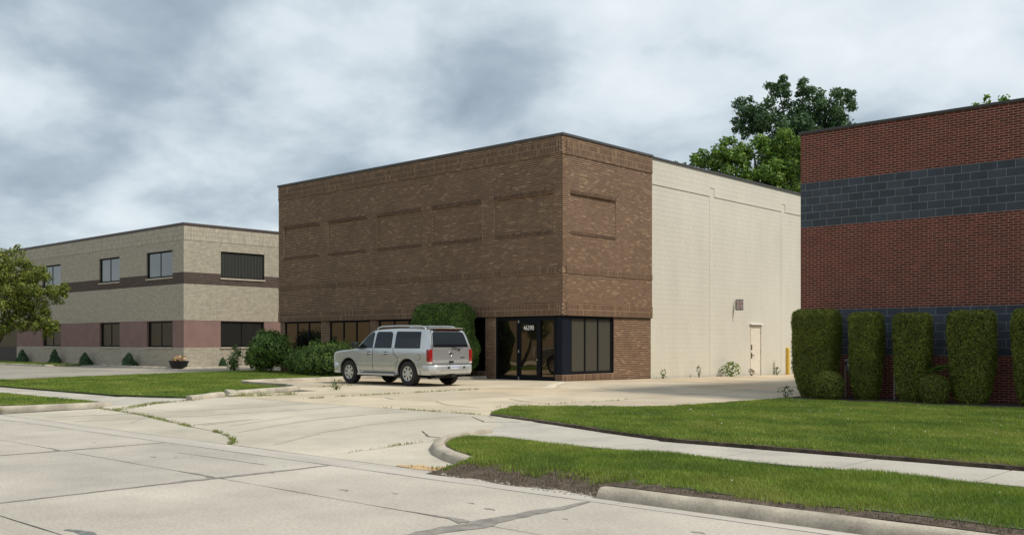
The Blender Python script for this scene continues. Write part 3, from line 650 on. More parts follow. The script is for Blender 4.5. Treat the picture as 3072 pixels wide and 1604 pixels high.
q = MB(); q.box(RX0, RX0+.22, RY+.22, RYE, -.3, z_top-.002); q.box(RX1-.22, RX1, RY+.22, RYE, -.3, z_top-.002); q.box(RX0+.22,RX1-.22,RYE-.22,RYE,-.3,z_top-.002); q.build('side_walls', RB[1], rb)
q = MB(); q.box(RX0+.1,RX1-.1,RY+.1,RYE-.1,7.0,7.1); q.build('roof', M_roof, rb)
q = MB(); q.box(RX0-.05,RX1+.05,RY-.05,RY+.28,z_top,7.315); q.box(RX0-.05,RX0+.28,RY+.28,RYE,z_top,7.315); q.build('coping', M_coping3, rb, bevel=.012)

# ---- tan brick building ------------------------------------------------------
tb = empty('brick_building', (0,0,0), label='long two storey tan brick office building with mauve and brown bands', cat='building')
TX, TY, TXL, TYE = -47.87, 26.6, -92.0, 50.0
th, tl, tg = .0708, .22, .013
tz = [-.1, 1.24, 2.72, 4.67, 5.30, 7.03, 7.80]
wfx = [(-66.14,-63.29),(-57.82,-55.2),(-51.95,-49.05),(-73.6,-71.2),(-79.9,-77.4)]; wfx_lo = wfx[:3]
wsy = [(28.82,31.62),(37.2,40.0)]
def split(a0,a1,z0,z1,holes):
    out = []; hs = sorted([h for h in holes if h[2] < z1-1e-6 and h[3] > z0+1e-6])
    if not hs: return [(a0,a1,z0,z1)]
    zc = sorted({z0,z1,*[min(max(h[2],z0),z1) for h in hs],*[min(max(h[3],z0),z1) for h in hs]})
    for p, q_ in zip(zc[:-1], zc[1:]):
        cur = a0
        for h in hs:
            if h[2] < q_-1e-6 and h[3] > p+1e-6:
                if h[0] > cur: out.append((cur,h[0],p,q_))
                cur = h[1]
        if cur < a1: out.append((cur,a1,p,q_))
    return out
upz = (5.09, 6.55); loz = (1.26, 2.69)
hf = [(a,b,*upz) for a,b in wfx] + [(a,b,*loz) for a,b in wfx_lo] + [(-86,-70.4,-.1,2.72)]
hs_ = [(a,b,*upz) for a,b in wsy] + [(a,b,*loz) for a,b in wsy]
tr = []; tm = []; ur = []; um = []; mv = []
for (ax,pl,a0,a1,holes) in ((0,TY,TXL,TX,hf),(1,TX,TY,TYE,hs_)):
    for k,(z0,z1) in enumerate(zip(tz[:-1],tz[1:])):
        for (p,q_,r0,r1) in split(a0,a1,z0,z1,holes):
            if k == 1: mv.append((ax,pl,p,q_,r0,r1,-.004)); continue
            if k == 3:
                um.append((ax,pl,p,q_,r0,r1,.0)); Q = bricks_fill(p,q_,r0,r1,'st',tl,th,tg,0,rr,anchor=a1); 
                for q2,t in zip(Q,tones(len(Q),[.6,.4])): ur.append((ax,pl,*q2,t))
                continue
            if k == 5:
                tm.append((ax,pl,p,q_,r0,r1,.02))
                for n3 in range(3):
                    hh = (r1-r0)/3
                    for q2 in bricks_fill(p,q_,r0+n3*hh,r0+(n3+1)*hh,'so',tl,.09,tg,.02,rr): tr.append((ax,pl,*q2,int(rng.integers(0,3))))
                continue
            tm.append((ax,pl,p,q_,r0,r1,0)); Q = bricks_fill(p,q_,r0,r1,'st',tl,th,tg,0,rr,anchor=a1)
            for q2,t in zip(Q,tones(len(Q),[.45,.33,.22])): tr.append((ax,pl,*q2,t))
wt_ = wall_part('wall', tm, M_tmortar, tb, corner=(TX,TY)); build_bricks(wt_, tr, TB, singles=0, proud=.009)
wu = wall_part('brown_band', um, M_umortar, tb, corner=(TX,TY)); build_bricks(wu, ur, UB, singles=0, proud=.007)
for sel in (lambda m_: m_[0] == 0 and m_[3] > -85.9, lambda m_: m_[0] == 0 and m_[3] <= -85.9, lambda m_: m_[0] == 1):
    wall_part('mauve_band', [m_ for m_ in mv if sel(m_)], M_mauve, tb, corner=(TX,TY))
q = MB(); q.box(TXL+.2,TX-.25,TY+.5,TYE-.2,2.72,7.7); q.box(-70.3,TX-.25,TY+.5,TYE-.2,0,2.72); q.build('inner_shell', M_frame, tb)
q = MB(); q.box(TXL-.05,TX+.06,TY-.06,TY+.3,7.80,7.95); q.box(TX-.3,TX+.06,TY+.3,TYE,7.80,7.95); q.build('coping', M_coping2, tb, bevel=.015)
q = MB(); q.box(TXL+.1,TX-.1,TY+.3,TYE,7.72,7.76); q.build('roof', M_roof, tb)
q = MB(); q.box(-86,-70.4,TY+1.6,TY+1.8,-.1,1.2); q.build('entry_wall', mat('entry_grey', (.11,.10,.085), .9), tb)
q = MB(); q.box(-86,-70.4,TY+1.7,TY+1.75,1.2,2.72); q.build('entry_glass', M_glass_dark, tb)
for a,b in wfx: window(tb,0,TY,a,b,*upz,2,M_glass_grey,recess=.07,fw=.09,mull=.02,sill=M_sill)
for a,b in wfx_lo: window(tb,0,TY,a,b,*loz,2,M_glass_dark,recess=.12,fw=.09,mull=.03,sill=M_sill)
for i,(a,b) in enumerate(wsy):
    wf = window(tb,1,TX,a,b,*upz,1,M_glass_dark,recess=.07,fw=.06,sill=M_sill)
    if i == 0:
        n = 26; w = (b-a-.12)/n
        for k in range(n):
            q = MB(); y = a+.06+w*(k+.5); q.add([(TX-.098,y-w*.42,upz[0]+.07),(TX-.094,y+w*.42,upz[0]+.07),(TX-.094,y+w*.42,upz[1]-.1),(TX-.098,y-w*.42,upz[1]-.1)],[(0,1,2,3)]); q.build('blind_slat', mat('blind_grey', (.032,.033,.029), .7) if k%2 else M_blind, wf)
    window(tb,1,TX,a,b,*loz,2,M_glass_dark,recess=.12,fw=.09,mull=.03,sill=M_sill)
    q = MB(); q.box(TX-.155,TX-.151,a+.12,a+.42,loz[0]+.1,loz[1]-.1); q.box(TX-.155,TX-.151,b-.5,b-.12,loz[0]+.1,loz[1]-.1); q.build('curtain', mat('beige_curtain', (.17,.14,.095), .9), tb)

# ---- building across the street (mirrored in the bronze glass) ----------------------
ob = empty('warehouse', (0,0,0), label='plain tan warehouse across the street, mirrored in the entrance glass', cat='building')
q = MB(); q.box(-260,-18,-34,-19,-.1,7.2); q.build('wall', mat('tan_render', (.40,.31,.20), .9, var=.08, vscale=.4), ob)
q = MB(); q.box(-260.1,-17.9,-34.1,-18.9,7.2,7.4); q.build('coping', M_coping, ob)

# ------------------------------------------------------------------ foliage
def leaves(name, pts, nrm, size, mats, weights, parent, jit=.6, aspect=.6, seed=1, cupped=False):
    r = np.random.default_rng(seed); n = len(pts)
    nn = nrm + r.normal(0, jit, (n,3)); nn /= np.linalg.norm(nn, axis=1)[:,None]+1e-9
    a = np.cross(nn, r.normal(0,1,(n,3))); a /= np.linalg.norm(a, axis=1)[:,None]+1e-9; b = np.cross(nn, a)
    s = size*r.uniform(.6,1.35,n)[:,None]; a = a*s; b = b*s*aspect
    V = np.stack([pts-a, pts-b*.9+a*.1, pts+a, pts+b*.9+a*.1], 1)
    return np_mesh(name, V, 4, mats, r.choice(len(mats), n, p=np.array(weights)/sum(weights)), parent)
def blob_points(lobes, per, seed, shell=.35, squash=.9):
    r = np.random.default_rng(seed); P = []; N = []
    for (c, rad) in lobes:
        n = int(per*rad*rad); d = r.normal(0,1,(n,3)); d /= np.linalg.norm(d,axis=1)[:,None]
        # bumpy radius so that the outline breaks up into clumps
        bump = 1+.22*np.sin(d[:,0]*7+c[0]*3)*np.sin(d[:,1]*6+c[1]*2+1)+.16*np.sin(d[:,2]*9+d[:,0]*5+c[2])
        rr_ = rad*bump*(1-shell*r.random(n)**1.5); p = d*rr_[:,None]; p[:,2] *= squash
        P.append(p+np.array(c)); N.append(d)
    return np.concatenate(P), np.concatenate(N)
def trunk_mesh(base, top, r0, limbs, m, parent, name='trunk'):
    mb = MB(); b, t = Vector(base), Vector(top); mid = b.lerp(t,.5)+Vector((.12*r0*3,.1*r0*3,0))
    mb.tube([b, b.lerp(mid,.4), mid, t], [r0*1.35, r0, r0*.8, r0*.5], 10)
    for (s, e_, rr0) in limbs:
        p0 = b.lerp(t, s); e_ = Vector(e_); m1 = p0.lerp(e_,.5)+Vector((0,0,.12*(e_-p0).length)); mb.tube([p0, m1, e_], [rr0, rr0*.7, rr0*.25], 7)
    return mb.build(name, m, parent, smooth=60)
GD = [leafmat('leaf_dark', (0.0537,0.1040,0.0496)), leafmat('leaf_deep', (0.0751,0.1411,0.0630)), leafmat('leaf_mid_dark', (0.1209,0.1953,0.0874))]
GM = [leafmat('leaf_green', (0.1317,0.2279,0.0421)), leafmat('leaf_green_dark', (0.0789,0.1544,0.0324)), leafmat('leaf_green_light', (0.2113,0.3087,0.0562))]
GY = [leafmat('leaf_yellowish', (0.2208,0.2352,0.0408)), leafmat('leaf_olive', (0.1500,0.1840,0.0325)), leafmat('leaf_deep_olive', (0.0754,0.1092,0.0260))]
GH = [leafmat('hedge_leaf', (0.1349,0.1654,0.0223),trans=.12), leafmat('hedge_leaf_dark', (0.0751,0.1024,0.0175),trans=.1), leafmat('hedge_leaf_light', (0.2222,0.2336,0.0330),trans=.15)]
GA = [leafmat('cedar_leaf', (0.0837,0.1509,0.0280),trans=.12), leafmat('cedar_leaf_dark', (0.0420,0.0868,0.0196),trans=.1), leafmat('cedar_leaf_light', (0.1428,0.2173,0.0364),trans=.15)]
M_core = mat('foliage_shade', (.012,.022,.007), .95)  # near-black inner hull: shade deep among the leaves, put into the colour
def tree(name, label, base, lobes, r0, mats, weights, size, per, seed, group=None, limbs=None, subl=6, spread=.75):
    t = empty(name, base, label=label, cat='tree', group=group); r = random.Random(seed); B = Vector(base)
    full = []
    for (c, rad) in lobes:
        full.append((c, rad*.62))
        for k in range(subl):
            d = Vector((r.gauss(0,1),r.gauss(0,1),r.gauss(0,1)+.15)).normalized(); full.append((tuple(Vector(c)+d*rad*spread*r.uniform(.8,1.15)), rad*r.uniform(.24,.42)))
    loc = [((c[0]-B.x,c[1]-B.y,c[2]-B.z),rad) for c,rad in full]
    P,N = blob_points(loc, per, seed, shell=.5); leaves('crown', P, N, size, mats, weights, t, seed=seed)
    cs = [Vector(c)-B for c,_ in lobes]; topc = sum(cs, Vector())/len(cs)
    lim = [(r.uniform(.45,.95), c.lerp(topc,.12), r0*.4) for c in cs]
    trunk_mesh((0,0,-.1), tuple(topc), r0, lim, M_bark, t); return t
# tall dark tree behind
dl = [(-34.6,63.1,18.2,1.1),(-32.8,64.7,19.7,1.0),(-31.4,66.0,19.7,.8),(-33.4,64.2,17.9,1.5),(-31.6,65.9,17.9,1.8),(-29.8,67.5,18.5,1.4),(-29.0,68.2,19.1,.7),(-29.3,68.0,17.3,1.1),(-32.5,65.0,16.2,1.8),(-30.7,66.7,16.4,1.6),(-34.5,63.2,16.9,.8),(-31.5,66,13.5,2.2),(-29.5,68,14.5,1.8),(-31.8,67.2,17.5,1.6),(-33,65.6,14.5,1.6)]
tree('poplar_tree', 'tall dark green tree rising above the corner of the red brick building', (-31.8,65.6,-.1), [((a,b,c),d) for a,b,c,d in dl], .38, GD, [.35,.4,.25], .115, 800, 11, subl=10, spread=.85)
gl_ = [(-31.6,52.6,12.7,.8),(-30.9,53.0,12.7,1.0),(-30.1,53.7,13.2,1.0),(-29.2,54.5,13.4,1.1),(-28.1,55.5,13.6,1.1),(-27.4,56.2,12.9,1.3),(-28.6,55.1,12.1,1.4),(-29.8,53.9,11.9,1.3),(-27.7,55.9,11.0,1.5),(-30.9,53.0,11.3,1.2),(-26.3,57.2,12.6,1.5),(-28.8,55.5,10.0,1.8),(-31.3,52.6,10.2,1.2),(-26.5,57,10.5,1.8)]
tree('maple_tree', 'bright green leafy tree showing above the cream block wall', (-28.8,55.2,-.3), [((a,b,c),d) for a,b,c,d in gl_], .32, GM, [.42,.25,.33], .10, 1000, 12, subl=11, spread=.8)
tree('maple_tree', 'small grey green treetop peeping over the cream wall coping', (-45.9,73.1,-.1), [((-46.3,72.8,16.6),.9),((-45.6,73.4,16.7),.8),((-44.9,74,16.2),.7),((-45.8,73.2,15.2),1.3)], .25, GD, [.2,.4,.4], .16, 300, 13, subl=6)
tree('maple_tree', 'treetop twigs just showing above the red building roof edge', (-19.0,66.4,-.1), [((-19.2,66.2,16.3),1.0),((-18.2,67.2,16.5),.8),((-20,65.6,15.6),1.0),((-19,66.4,14.8),1.6)], .3, GM, [.5,.2,.3], .16, 300, 14, subl=8)
tree('maple_tree', 'tiny treetop above the tan building beside the brown corner', (-68.1,56.3,-.1), [((-68,56.2,11.9),.8),((-67.4,56.6,11.3),.9),((-68,56.3,10.4),1.3)], .25, GM, [.4,.4,.2], .16, 300, 15)
# ornamental tree in the left lawn
ol = [(-42.8,15.2,4.5,1.0),(-42.1,15.8,4.9,.6),(-41.9,16.0,4.1,.8),(-41.4,16.4,4.4,.55),(-42.3,15.6,3.3,1.0),(-41.5,16.3,3.4,.8),(-40.9,16.9,3.5,.55),(-40.6,17.2,3.7,.3),(-41.9,16.0,2.4,.8),(-41.2,16.6,2.4,.55),(-42.4,15.5,2.1,.6),(-40.9,16.9,2.1,.35),(-43.4,14.7,4.0,1.1),(-43.4,14.7,2.8,1.1),(-41.1,16.7,1.9,.3)]
k_ = .825
ol = [((a*k_,b*k_,1.55+(c-1.55)*k_),d*k_) for a,b,c,d in ol]
tree('ornamental_tree', 'yellowish green spreading tree on the lawn before the tan building', (-36.7,12.4,.16), ol, .085, GY, [.38,.36,.26], .042, 3800, 16, subl=9, spread=.85)

# shrubs
def dome(name, label, base, lobes, mats, w, size, per, seed, cat='shrub', group=None, core=True, jit=.6, aspect=.6, shell=.3):
    t = empty(name, base, label=label, cat=cat, group=group)
    P,N = blob_points(lobes, per, seed, shell=shell, squash=1.0); ok = P[:,2] > .02; leaves('foliage', P[ok], N[ok], size, mats, w, t, seed=seed, jit=jit, aspect=aspect)
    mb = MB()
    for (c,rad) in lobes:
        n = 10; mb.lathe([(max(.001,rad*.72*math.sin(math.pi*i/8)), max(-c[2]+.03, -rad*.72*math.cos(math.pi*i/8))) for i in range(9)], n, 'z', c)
    if core: mb.build('shade_core', M_core, t)
    return t
dome('shrub', 'rounded leafy shrub at the left end of the brown brick building', (-38.3,25.5,.16), [((0,0,1.15),.75),((-.6,.1,.95),.65),((.55,-.1,1.05),.7),((-.95,0,.75),.45),((.95,-.05,.75),.5),((.1,-.3,.65),.65),((-.4,.2,1.45),.5),((.4,.2,1.4),.45),((1.35,-.1,.9),.5),((-1.2,.0,.6),.4)], GM+[GY[2]], [.3,.35,.12,.23], .06, 5200, 21)
dome('shrub', 'low spreading trimmed shrub below the brown building windows', (-32.7,24.5,.16), [((-2.5,.4,.5),.55),((-1.8,.35,.58),.6),((-1.1,.35,.6),.62),((-.5,.1,.72),.62),((.1,-.05,.78),.62),((.75,0,.8),.6),((1.3,.2,.75),.62),((-.7,-.35,.4),.45),((.2,-.55,.42),.5),((1.0,-.5,.45),.5),((1.9,.3,.7),.6)], GA+[GM[2]], [.42,.3,.2,.08], .034, 12000, 22)
dome('weed_bush', 'tall wispy weeds growing left of the rounded shrub', (-40.3,25.0,.14), [((-.15,0,.5),.38),((.1,.1,.85),.3),((-.25,.1,.2),.3),((.0,0,1.15),.18)], [GD[1],GM[1],GY[1]], [.4,.4,.2], .05, 2600, 23, cat='weeds', core=False, shell=.8)
def clipped(name, label, base, prof, mats, w, size, dens, seed, cat='hedge', group=None, sq=3.2, wob=.03):
    """clipped hedge: prof = [(z, half_x, half_y, cx, cy)], superellipse sections"""
    t = empty(name, base, label=label, cat=cat, group=group); r = np.random.default_rng(seed)
    zs = np.array([p[0] for p in prof]); rows = 40; zz = np.linspace(zs[0], zs[-1], rows); cols = 48
    itp = [np.interp(zz, zs, [p[k] for p in prof]) for k in (1,2,3,4)]
    th_ = np.linspace(0, 2*math.pi, cols, endpoint=False); ct, st = np.cos(th_), np.sin(th_)
    ex = np.sign(ct)*np.abs(ct)**(2/sq); ey = np.sign(st)*np.abs(st)**(2/sq)
    S = np.zeros((rows,cols,3))
    for i in range(rows):
        b_ = 1+wob*(np.sin(th_*3+zz[i]*4+seed)+.7*np.sin(th_*7-zz[i]*6+seed*2))
        S[i,:,0] = itp[2][i]+ex*itp[0][i]*b_; S[i,:,1] = itp[3][i]+ey*itp[1][i]*b_; S[i,:,2] = zz[i]
    ctr = np.array([itp[2].mean(), itp[3].mean(), 0])
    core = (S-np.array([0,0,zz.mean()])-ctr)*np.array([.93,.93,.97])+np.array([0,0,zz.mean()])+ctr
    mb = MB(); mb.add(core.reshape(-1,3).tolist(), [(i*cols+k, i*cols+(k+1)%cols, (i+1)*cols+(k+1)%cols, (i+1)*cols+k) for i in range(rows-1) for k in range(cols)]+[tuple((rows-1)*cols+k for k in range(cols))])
    mb.build('shade_core', M_core, t)
    # leaves on the sides (area weighted) and the top
    A = S; B_ = np.roll(S,-1,1); q00 = A[:-1].reshape(-1,3); q01 = B_[:-1].reshape(-1,3); q10 = A[1:].reshape(-1,3); q11 = B_[1:].reshape(-1,3)
    nr = np.cross(q01-q00, q10-q00); ar = np.linalg.norm(nr,axis=1); n = int(ar.sum()*dens); pick = r.choice(len(ar), n, p=ar/ar.sum())
    uu, vv = r.random((2,n,1)); P = (q00[pick]*(1-uu)+q01[pick]*uu)*(1-vv)+(q10[pick]*(1-uu)+q11[pick]*uu)*vv
    N = nr[pick]/ (ar[pick][:,None]+1e-9); P += N*r.normal(-.012,.022,n)[:,None]
    m2 = int(itp[0][-1]*itp[1][-1]*4*dens); a_ = r.random(m2)*2*math.pi; rad = np.sqrt(r.random(m2)); 
    Pt = np.stack([itp[2][-1]+np.sign(np.cos(a_))*np.abs(np.cos(a_))**(2/sq)*itp[0][-1]*rad, itp[3][-1]+np.sign(np.sin(a_))*np.abs(np.sin(a_))**(2/sq)*itp[1][-1]*rad, zz[-1]+r.normal(0,.02,m2)],1)
    P = np.concatenate([P,Pt]); N = np.concatenate([N,np.tile([0,0,1.],(m2,1))])
    leaves('foliage', P, N, size, mats, w, t, seed=seed, jit=.75, aspect=.5); return t
# five tall clipped hedges in front of the red building
def col_hedge(x, hx, top, label, seed, hy=.36, y=24.15, bot=.42, shift=0):
    z0 = .07; h = top-z0
    pr = [(0,hx*.50,hy*.55,shift,0),(.10*h,hx*.76,hy*.8,shift*.8,0),(.3*h,hx*.92,hy*.97,shift*.4,0),(.55*h,hx,hy,0,0),(.85*h,hx*1.03,hy,0,0),(.955*h,hx*1.01,hy*.97,0,0),(.985*h,hx*.95,hy*.9,0,0),(1.0*h,hx*.84,hy*.78,0,0)]
    clipped('clipped_hedge', label, (x,y,z0), pr, GH, [.45,.3,.25], .023, 7200, seed, group='clipped columnar hedges before the red building', sq=3.4, wob=.033)
col_hedge(-11.13,.56,2.36,'bulging clipped hedge at the driveway corner of the red building',31,hy=.46)
col_hedge(-9.80,.37,2.26,'narrow clipped hedge between the gas meter and the bent pipe',32)
col_hedge(-8.65,.40,2.22,'clipped hedge beside the bent pipe, broadleaf sprig at its foot',33)
col_hedge(-7.28,.49,2.25,'widest flat topped clipped hedge beside the broadleaf sprig',34)
col_hedge(-5.88,.48,2.27,'clipped hedge cut by the edge of the view, past the widest one',35)
def ball(x,y,r0,h,label,seed):
    clipped('ball_shrub', label, (x,y,.08), [(0,r0*.6,r0*.6,0,0),(.18*h,r0*.9,r0*.9,0,0),(.5*h,r0,r0,0,0),(.8*h,r0*.88,r0*.88,0,0),(.95*h,r0*.6,r0*.6,0,0),(h,r0*.3,r0*.3,0,0)], GH, [.4,.4,.2], .022, 7400, seed, cat='shrub', sq=2.2, wob=.03)
ball(-10.55,23.55,.37,.70,'round clipped ball shrub under the gas meter',36)
ball(-8.0,23.75,.31,.68,'round clipped ball shrub under the broadleaf sprig',37)
# tall cedar hedge in front of the brown building
hd = clipped('cedar_hedge', 'tall rounded cedar hedge in front of the brown building, two merged lobes', (-27.05,25.85,.24),
   [(0,1.0,.42,0.1,0),(.3,1.4,.5,.12,0),(1.0,1.62,.55,.08,0),(1.7,1.58,.55,-.02,0),(2.3,1.48,.52,-.08,0),(2.6,1.36,.46,-.06,0),(2.74,1.12,.36,.0,0)], GA, [.42,.3,.28], .042, 3000, 41, sq=2.9, wob=.06)
# small cones before the tan building
CG = 'small conical evergreens along the tan building wall'
def cone(x, y, h, r0, seed, label):
    t = empty('conical_evergreen', (x,y,.14), label=label, cat='evergreen', group=CG); r = np.random.default_rng(seed)
    n = 1500; z = h*(1-np.sqrt(r.random(n))); a_ = r.random(n)*6.283; rd = (r0*(1-z/h)**.8+.02)*(1+.18*np.sin(a_*3+z*9+seed)); d = np.stack([np.cos(a_),np.sin(a_),np.full(n,.4)],1)
    P = np.stack([np.cos(a_)*rd,np.sin(a_)*rd,z+.02],1); leaves('foliage', P, d, .05, GD, [.5,.35,.15], t, seed=seed)
    mb = MB(); mb.lathe([(r0*.8,.01),(r0*.5,h*.45),(.01,h*.95)],10); mb.build('shade_core', M_core, t)
cone(-68.14,26.1,.92,.40,51,'conical evergreen by the dark recessed entry of the tan building')
cone(-63.0,26.1,.95,.36,52,'slim conical evergreen below the window end nearest the entry')
cone(-58.65,26.1,.78,.38,53,'squat conical evergreen left of the middle ground floor window')
cone(-53.03,26.1,.80,.42,54,'broad conical evergreen between two ground floor windows')
cone(-47.3,28.6,.55,.2,55,'tiny brown green conical evergreen on the side wall')
# flower pot
fp = empty('flower_pot', (-47.2,25.95,.14), label='black pot of peach flowers at the tan building corner', cat='flower pot')
q = MB(); q.lathe([(.001,.0),(.36,.0),(.40,.06),(.50,.38),(.52,.42),(.47,.42),(.46,.38),(.001,.37)],20); q.build('pot', M_black, fp, smooth=40)
P,N = blob_points([((-.25,0,.48),.2),((.1,.05,.5),.24),((.3,-.05,.47),.18),((0,-.2,.46),.18)],3500,61,shell=.4); ok = P[:,2] > .4
leaves('flowers', P[ok], N[ok], .04, [mat('petal_peach',(.62,.33,.20),.7),mat('petal_pale',(.66,.44,.30),.7),GM[0]], [.5,.3,.2], fp, seed=61, aspect=.9)

# gas meter, pipe, sprig
gm = empty('gas_meter', (-10.40,24.75,.08), label='grey gas meter with bent pipe between two clipped hedges', cat='gas meter')
q = MB(); q.box(-.14,.14,-.10,.08,.72,.98); q.build('meter_body', mat('meter_grey',(.16,.19,.23),.5,metal=.2), gm, bevel=.03)
q = MB(); q.lathe([(.001,-.02),(.07,-.015),(.07,.02)],16,'y',(-.02,-.12,.87)); q.build('dial', M_white, gm)
q = MB(); q.tube([(.20,.05,.0),(.20,.05,1.0),(.17,.05,1.12),(.08,.05,1.17),(-.02,.05,1.13),(-.06,.05,1.02),(-.06,.05,.95)], .026, 8); q.tube([(-.2,0,0),(-.2,0,.84),(-.12,0,.86)],.022,8); q.build('pipe', mat('pipe_paint',(.34,.29,.25),.6), gm, smooth=60)
q = MB(); q.box(-.20,.20,-.08,.06,.97,1.02); q.build('regulator_bar', mat('meter_pale',(.35,.42,.46),.5), gm, bevel=.01)
pp = empty('bent_pipe', (-9.27,24.6,.08), label='thin grey pipe rising and bending into the red brick wall', cat='pipe')
q = MB(); q.tube([(0,0,-.05),(0,0,.76),(.03,.0,.80),(.5,.02,.80)],.018,8); q.build('tube', M_steel, pp, smooth=60)
q = MB(); q.tube([(.12,.3,.80),(.12,.3,.92)],.03,8); q.build('valve', M_steel, pp)
sp = empty('broadleaf_sprig', (-8.22,23.85,.08), label='light green broadleaf sprig sprouting between clipped hedges', cat='plant')
mb = MB(); mb.tube([(0,0,-.02),(.05,0,.5),(.10,-.05,.78)],[.02,.018,.012],6); r = random.Random(3); lv = MB()
for k in range(5):
    a_ = -.9+k*.5; d = Vector((math.cos(a_),-.35+.2*math.sin(k*2),.25-.1*k%.3)).normalized(); s0 = Vector((.10,-.05,.76)); end = s0+d*.42; mb.tube([s0,s0.lerp(end,.5)+Vector((0,0,.05)),end],[.01,.008,.004],5)
    for j in range(6):
        for sd_ in (-1,1):
            p = s0.lerp(end,.25+.14*j)+Vector((0,0,.03)); side = d.cross(Vector((0,0,1))).normalized()*sd_; tip = p+side*.13+d*.05+Vector((0,0,-.02)); m_ = p.lerp(tip,.5)
            lv.add([p, m_+d*.035, tip, m_-d*.035],[(0,1,2,3)])
mb.build('stem', GM[1], sp); lv.build('leaf_spray', [leafmat('sprig_leaf',(.13,.24,.05))], sp)

# weeds along joints and wall feet -----------------------------------------------
def weed(x, y, z, h, sp_, n, mats, seed, label, name='weed', size=.05):
    r = np.random.default_rng(seed); t = empty(name, (x,y,z), label=label, cat='weed')
    hh = r.random(n)**.8*h; a_ = r.random(n)*6.283; rd = sp_*np.sqrt(r.random(n))*(.35+.65*np.sin(np.pi*np.clip(hh/h,0,1))**.7); P = np.stack([np.cos(a_)*rd,np.sin(a_)*rd,hh+.01],1)
    leaves('leaf_spray', P, np.stack([np.cos(a_),np.sin(a_),np.ones(n)],1), size, mats, [1]*len(mats), t, seed=seed, jit=.5)['kind'] = 'stuff'
    mb = MB()
    for k in range(6):
        b_ = r.random()*6.28; mb.tube([(0,0,-.02),(math.cos(b_)*sp_*.5,math.sin(b_)*sp_*.5,h*.5),(math.cos(b_)*sp_*.8,math.sin(b_)*sp_*.8,h*r.uniform(.6,1))],[.008,.006,.003],4)
    mb.build('stem', GY[2], t)
zw = lambda y: zpav(-21.3, y)
weed(-21.4,37.9,zw(37.9),.62,.5,150,[GM[0],GY[0],GM[1]],71,'bushy weed with pale leaves at the foot of the cream wall',size=.075)
weed(-21.5,35.4,zw(35.4),.5,.12,26,[GY[2],GD[1]],72,'thin straggly weed at the cream wall pilaster foot')
weed(-21.55,32.8,zw(32.8),.36,.16,26,[GM[1],GY[1]],73,'small weed where brown brick meets cream wall')
weed(-21.5,39.95,zw(39.95),.3,.2,40,[mat('dead_leaf',(.16,.09,.05),.9),GY[2]],74,'reddish dry weed left of the white side door')
weed(-21.5,42.4,zw(42.4),.35,.2,50,[GM[1],GD[1]],75,'dark weed between the side door and bollard')
weed(-21.5,44.4,zw(44.4),.4,.2,50,[GM[1],GD[1]],76,'dark weed behind the yellow bollard')
weed(-22.9,17.6,.15,.28,.26,55,[GY[1],GD[1],MATS['dead_leaf']],77,'scraggly weed at the bend of the lawn kerb',size=.04)
weed(-11.9,24.0,.06,.3,.25,50,[GD[1],GY[2]],78,'low weed at the corner of the red building',size=.04)

# ------------------------------------------------------------------ grass
def in_poly(x, y, poly):
    c = np.zeros(len(x), bool); n = len(poly)
    for i in range(n):
        x1,y1 = poly[i]; x2,y2 = poly[(i+1)%n]
        if y1 == y2: continue
        k = ((y1 > y) != (y2 > y)) & (x < (x2-x1)*(y-y1)/(y2-y1)+x1); c ^= k
    return c
def pn(x, y, s=1.0):
    return (np.sin(x*1.7*s+1.3*np.sin(y*1.1*s))+np.sin(y*2.3*s+1.7*np.sin(x*.9*s+2))+.6*np.sin((x+y)*4.1*s+np.sin(x*3.3*s)))/2.6
GG = [leafmat('grass_a',(0.1747,0.2486,0.0394),.6,.3),leafmat('grass_b',(0.2257,0.2890,0.0517),.6,.3),leafmat('grass_c',(0.1169,0.1834,0.0339),.6,.3),leafmat('grass_d',(0.3036,0.3099,0.0908),.65,.3)]
for g_ in GG: pass
M_dead = mat('dead_grass',(.135,.10,.065),.9,var=.3,vscale=9)
def grass(name, label, poly, dens, h, zf, w=.006, seed=1, mats=GG, edge=None, bare=None, xr=None, vec=np.vectorize):
    r = np.random.default_rng(seed); xs = [p[0] for p in poly]; ys = [p[1] for p in poly]
    x0,x1 = (max(min(xs),xr[0]),min(max(xs),xr[1])) if xr else (min(xs),max(xs)); y0,y1 = min(ys),max(ys); n = int((x1-x0)*(y1-y0)*dens)
    x = r.uniform(x0,x1,n); y = r.uniform(y0,y1,n); ok = in_poly(x,y,poly)
    if bare is not None: ok &= bare(x,y,r)
    x,y = x[ok],y[ok]; n = len(x); z = np.array([zf(a,b) for a,b in zip(x,y)])
    patch = .75*pn(x,y,.8)+.55*pn(x+7,y-3,2.1); hh = h*r.uniform(.55,1.25,n)*(1+.25*pn(x,y,2.5)); ang = r.random(n)*6.283; lean = r.uniform(.1,.8,n)*hh
    a2 = r.random(n)*6.283; ww = w*r.uniform(.7,1.4,n)
    P = np.stack([x,y,z-.005],1); d = np.stack([np.cos(ang)*ww,np.sin(ang)*ww,np.zeros(n)],1); tip = P+np.stack([np.cos(a2)*lean,np.sin(a2)*lean,hh],1)
    V = np.stack([P-d,P+d,tip],1); pr = 1.15*patch+r.normal(0,.5,n); mi = np.where(pr > 1.0,3,np.where(pr > .25,1,np.where(pr > -.5,0,2)))
    if len(mats) == 1: mi[:] = 0
    o = np_mesh(name, V, 3, mats, mi); return tag(o, label, 'grass', kind='stuff')
def near_edge(x, y):                     # worn turf edge along the kerb of the near strip
    return y-7.87
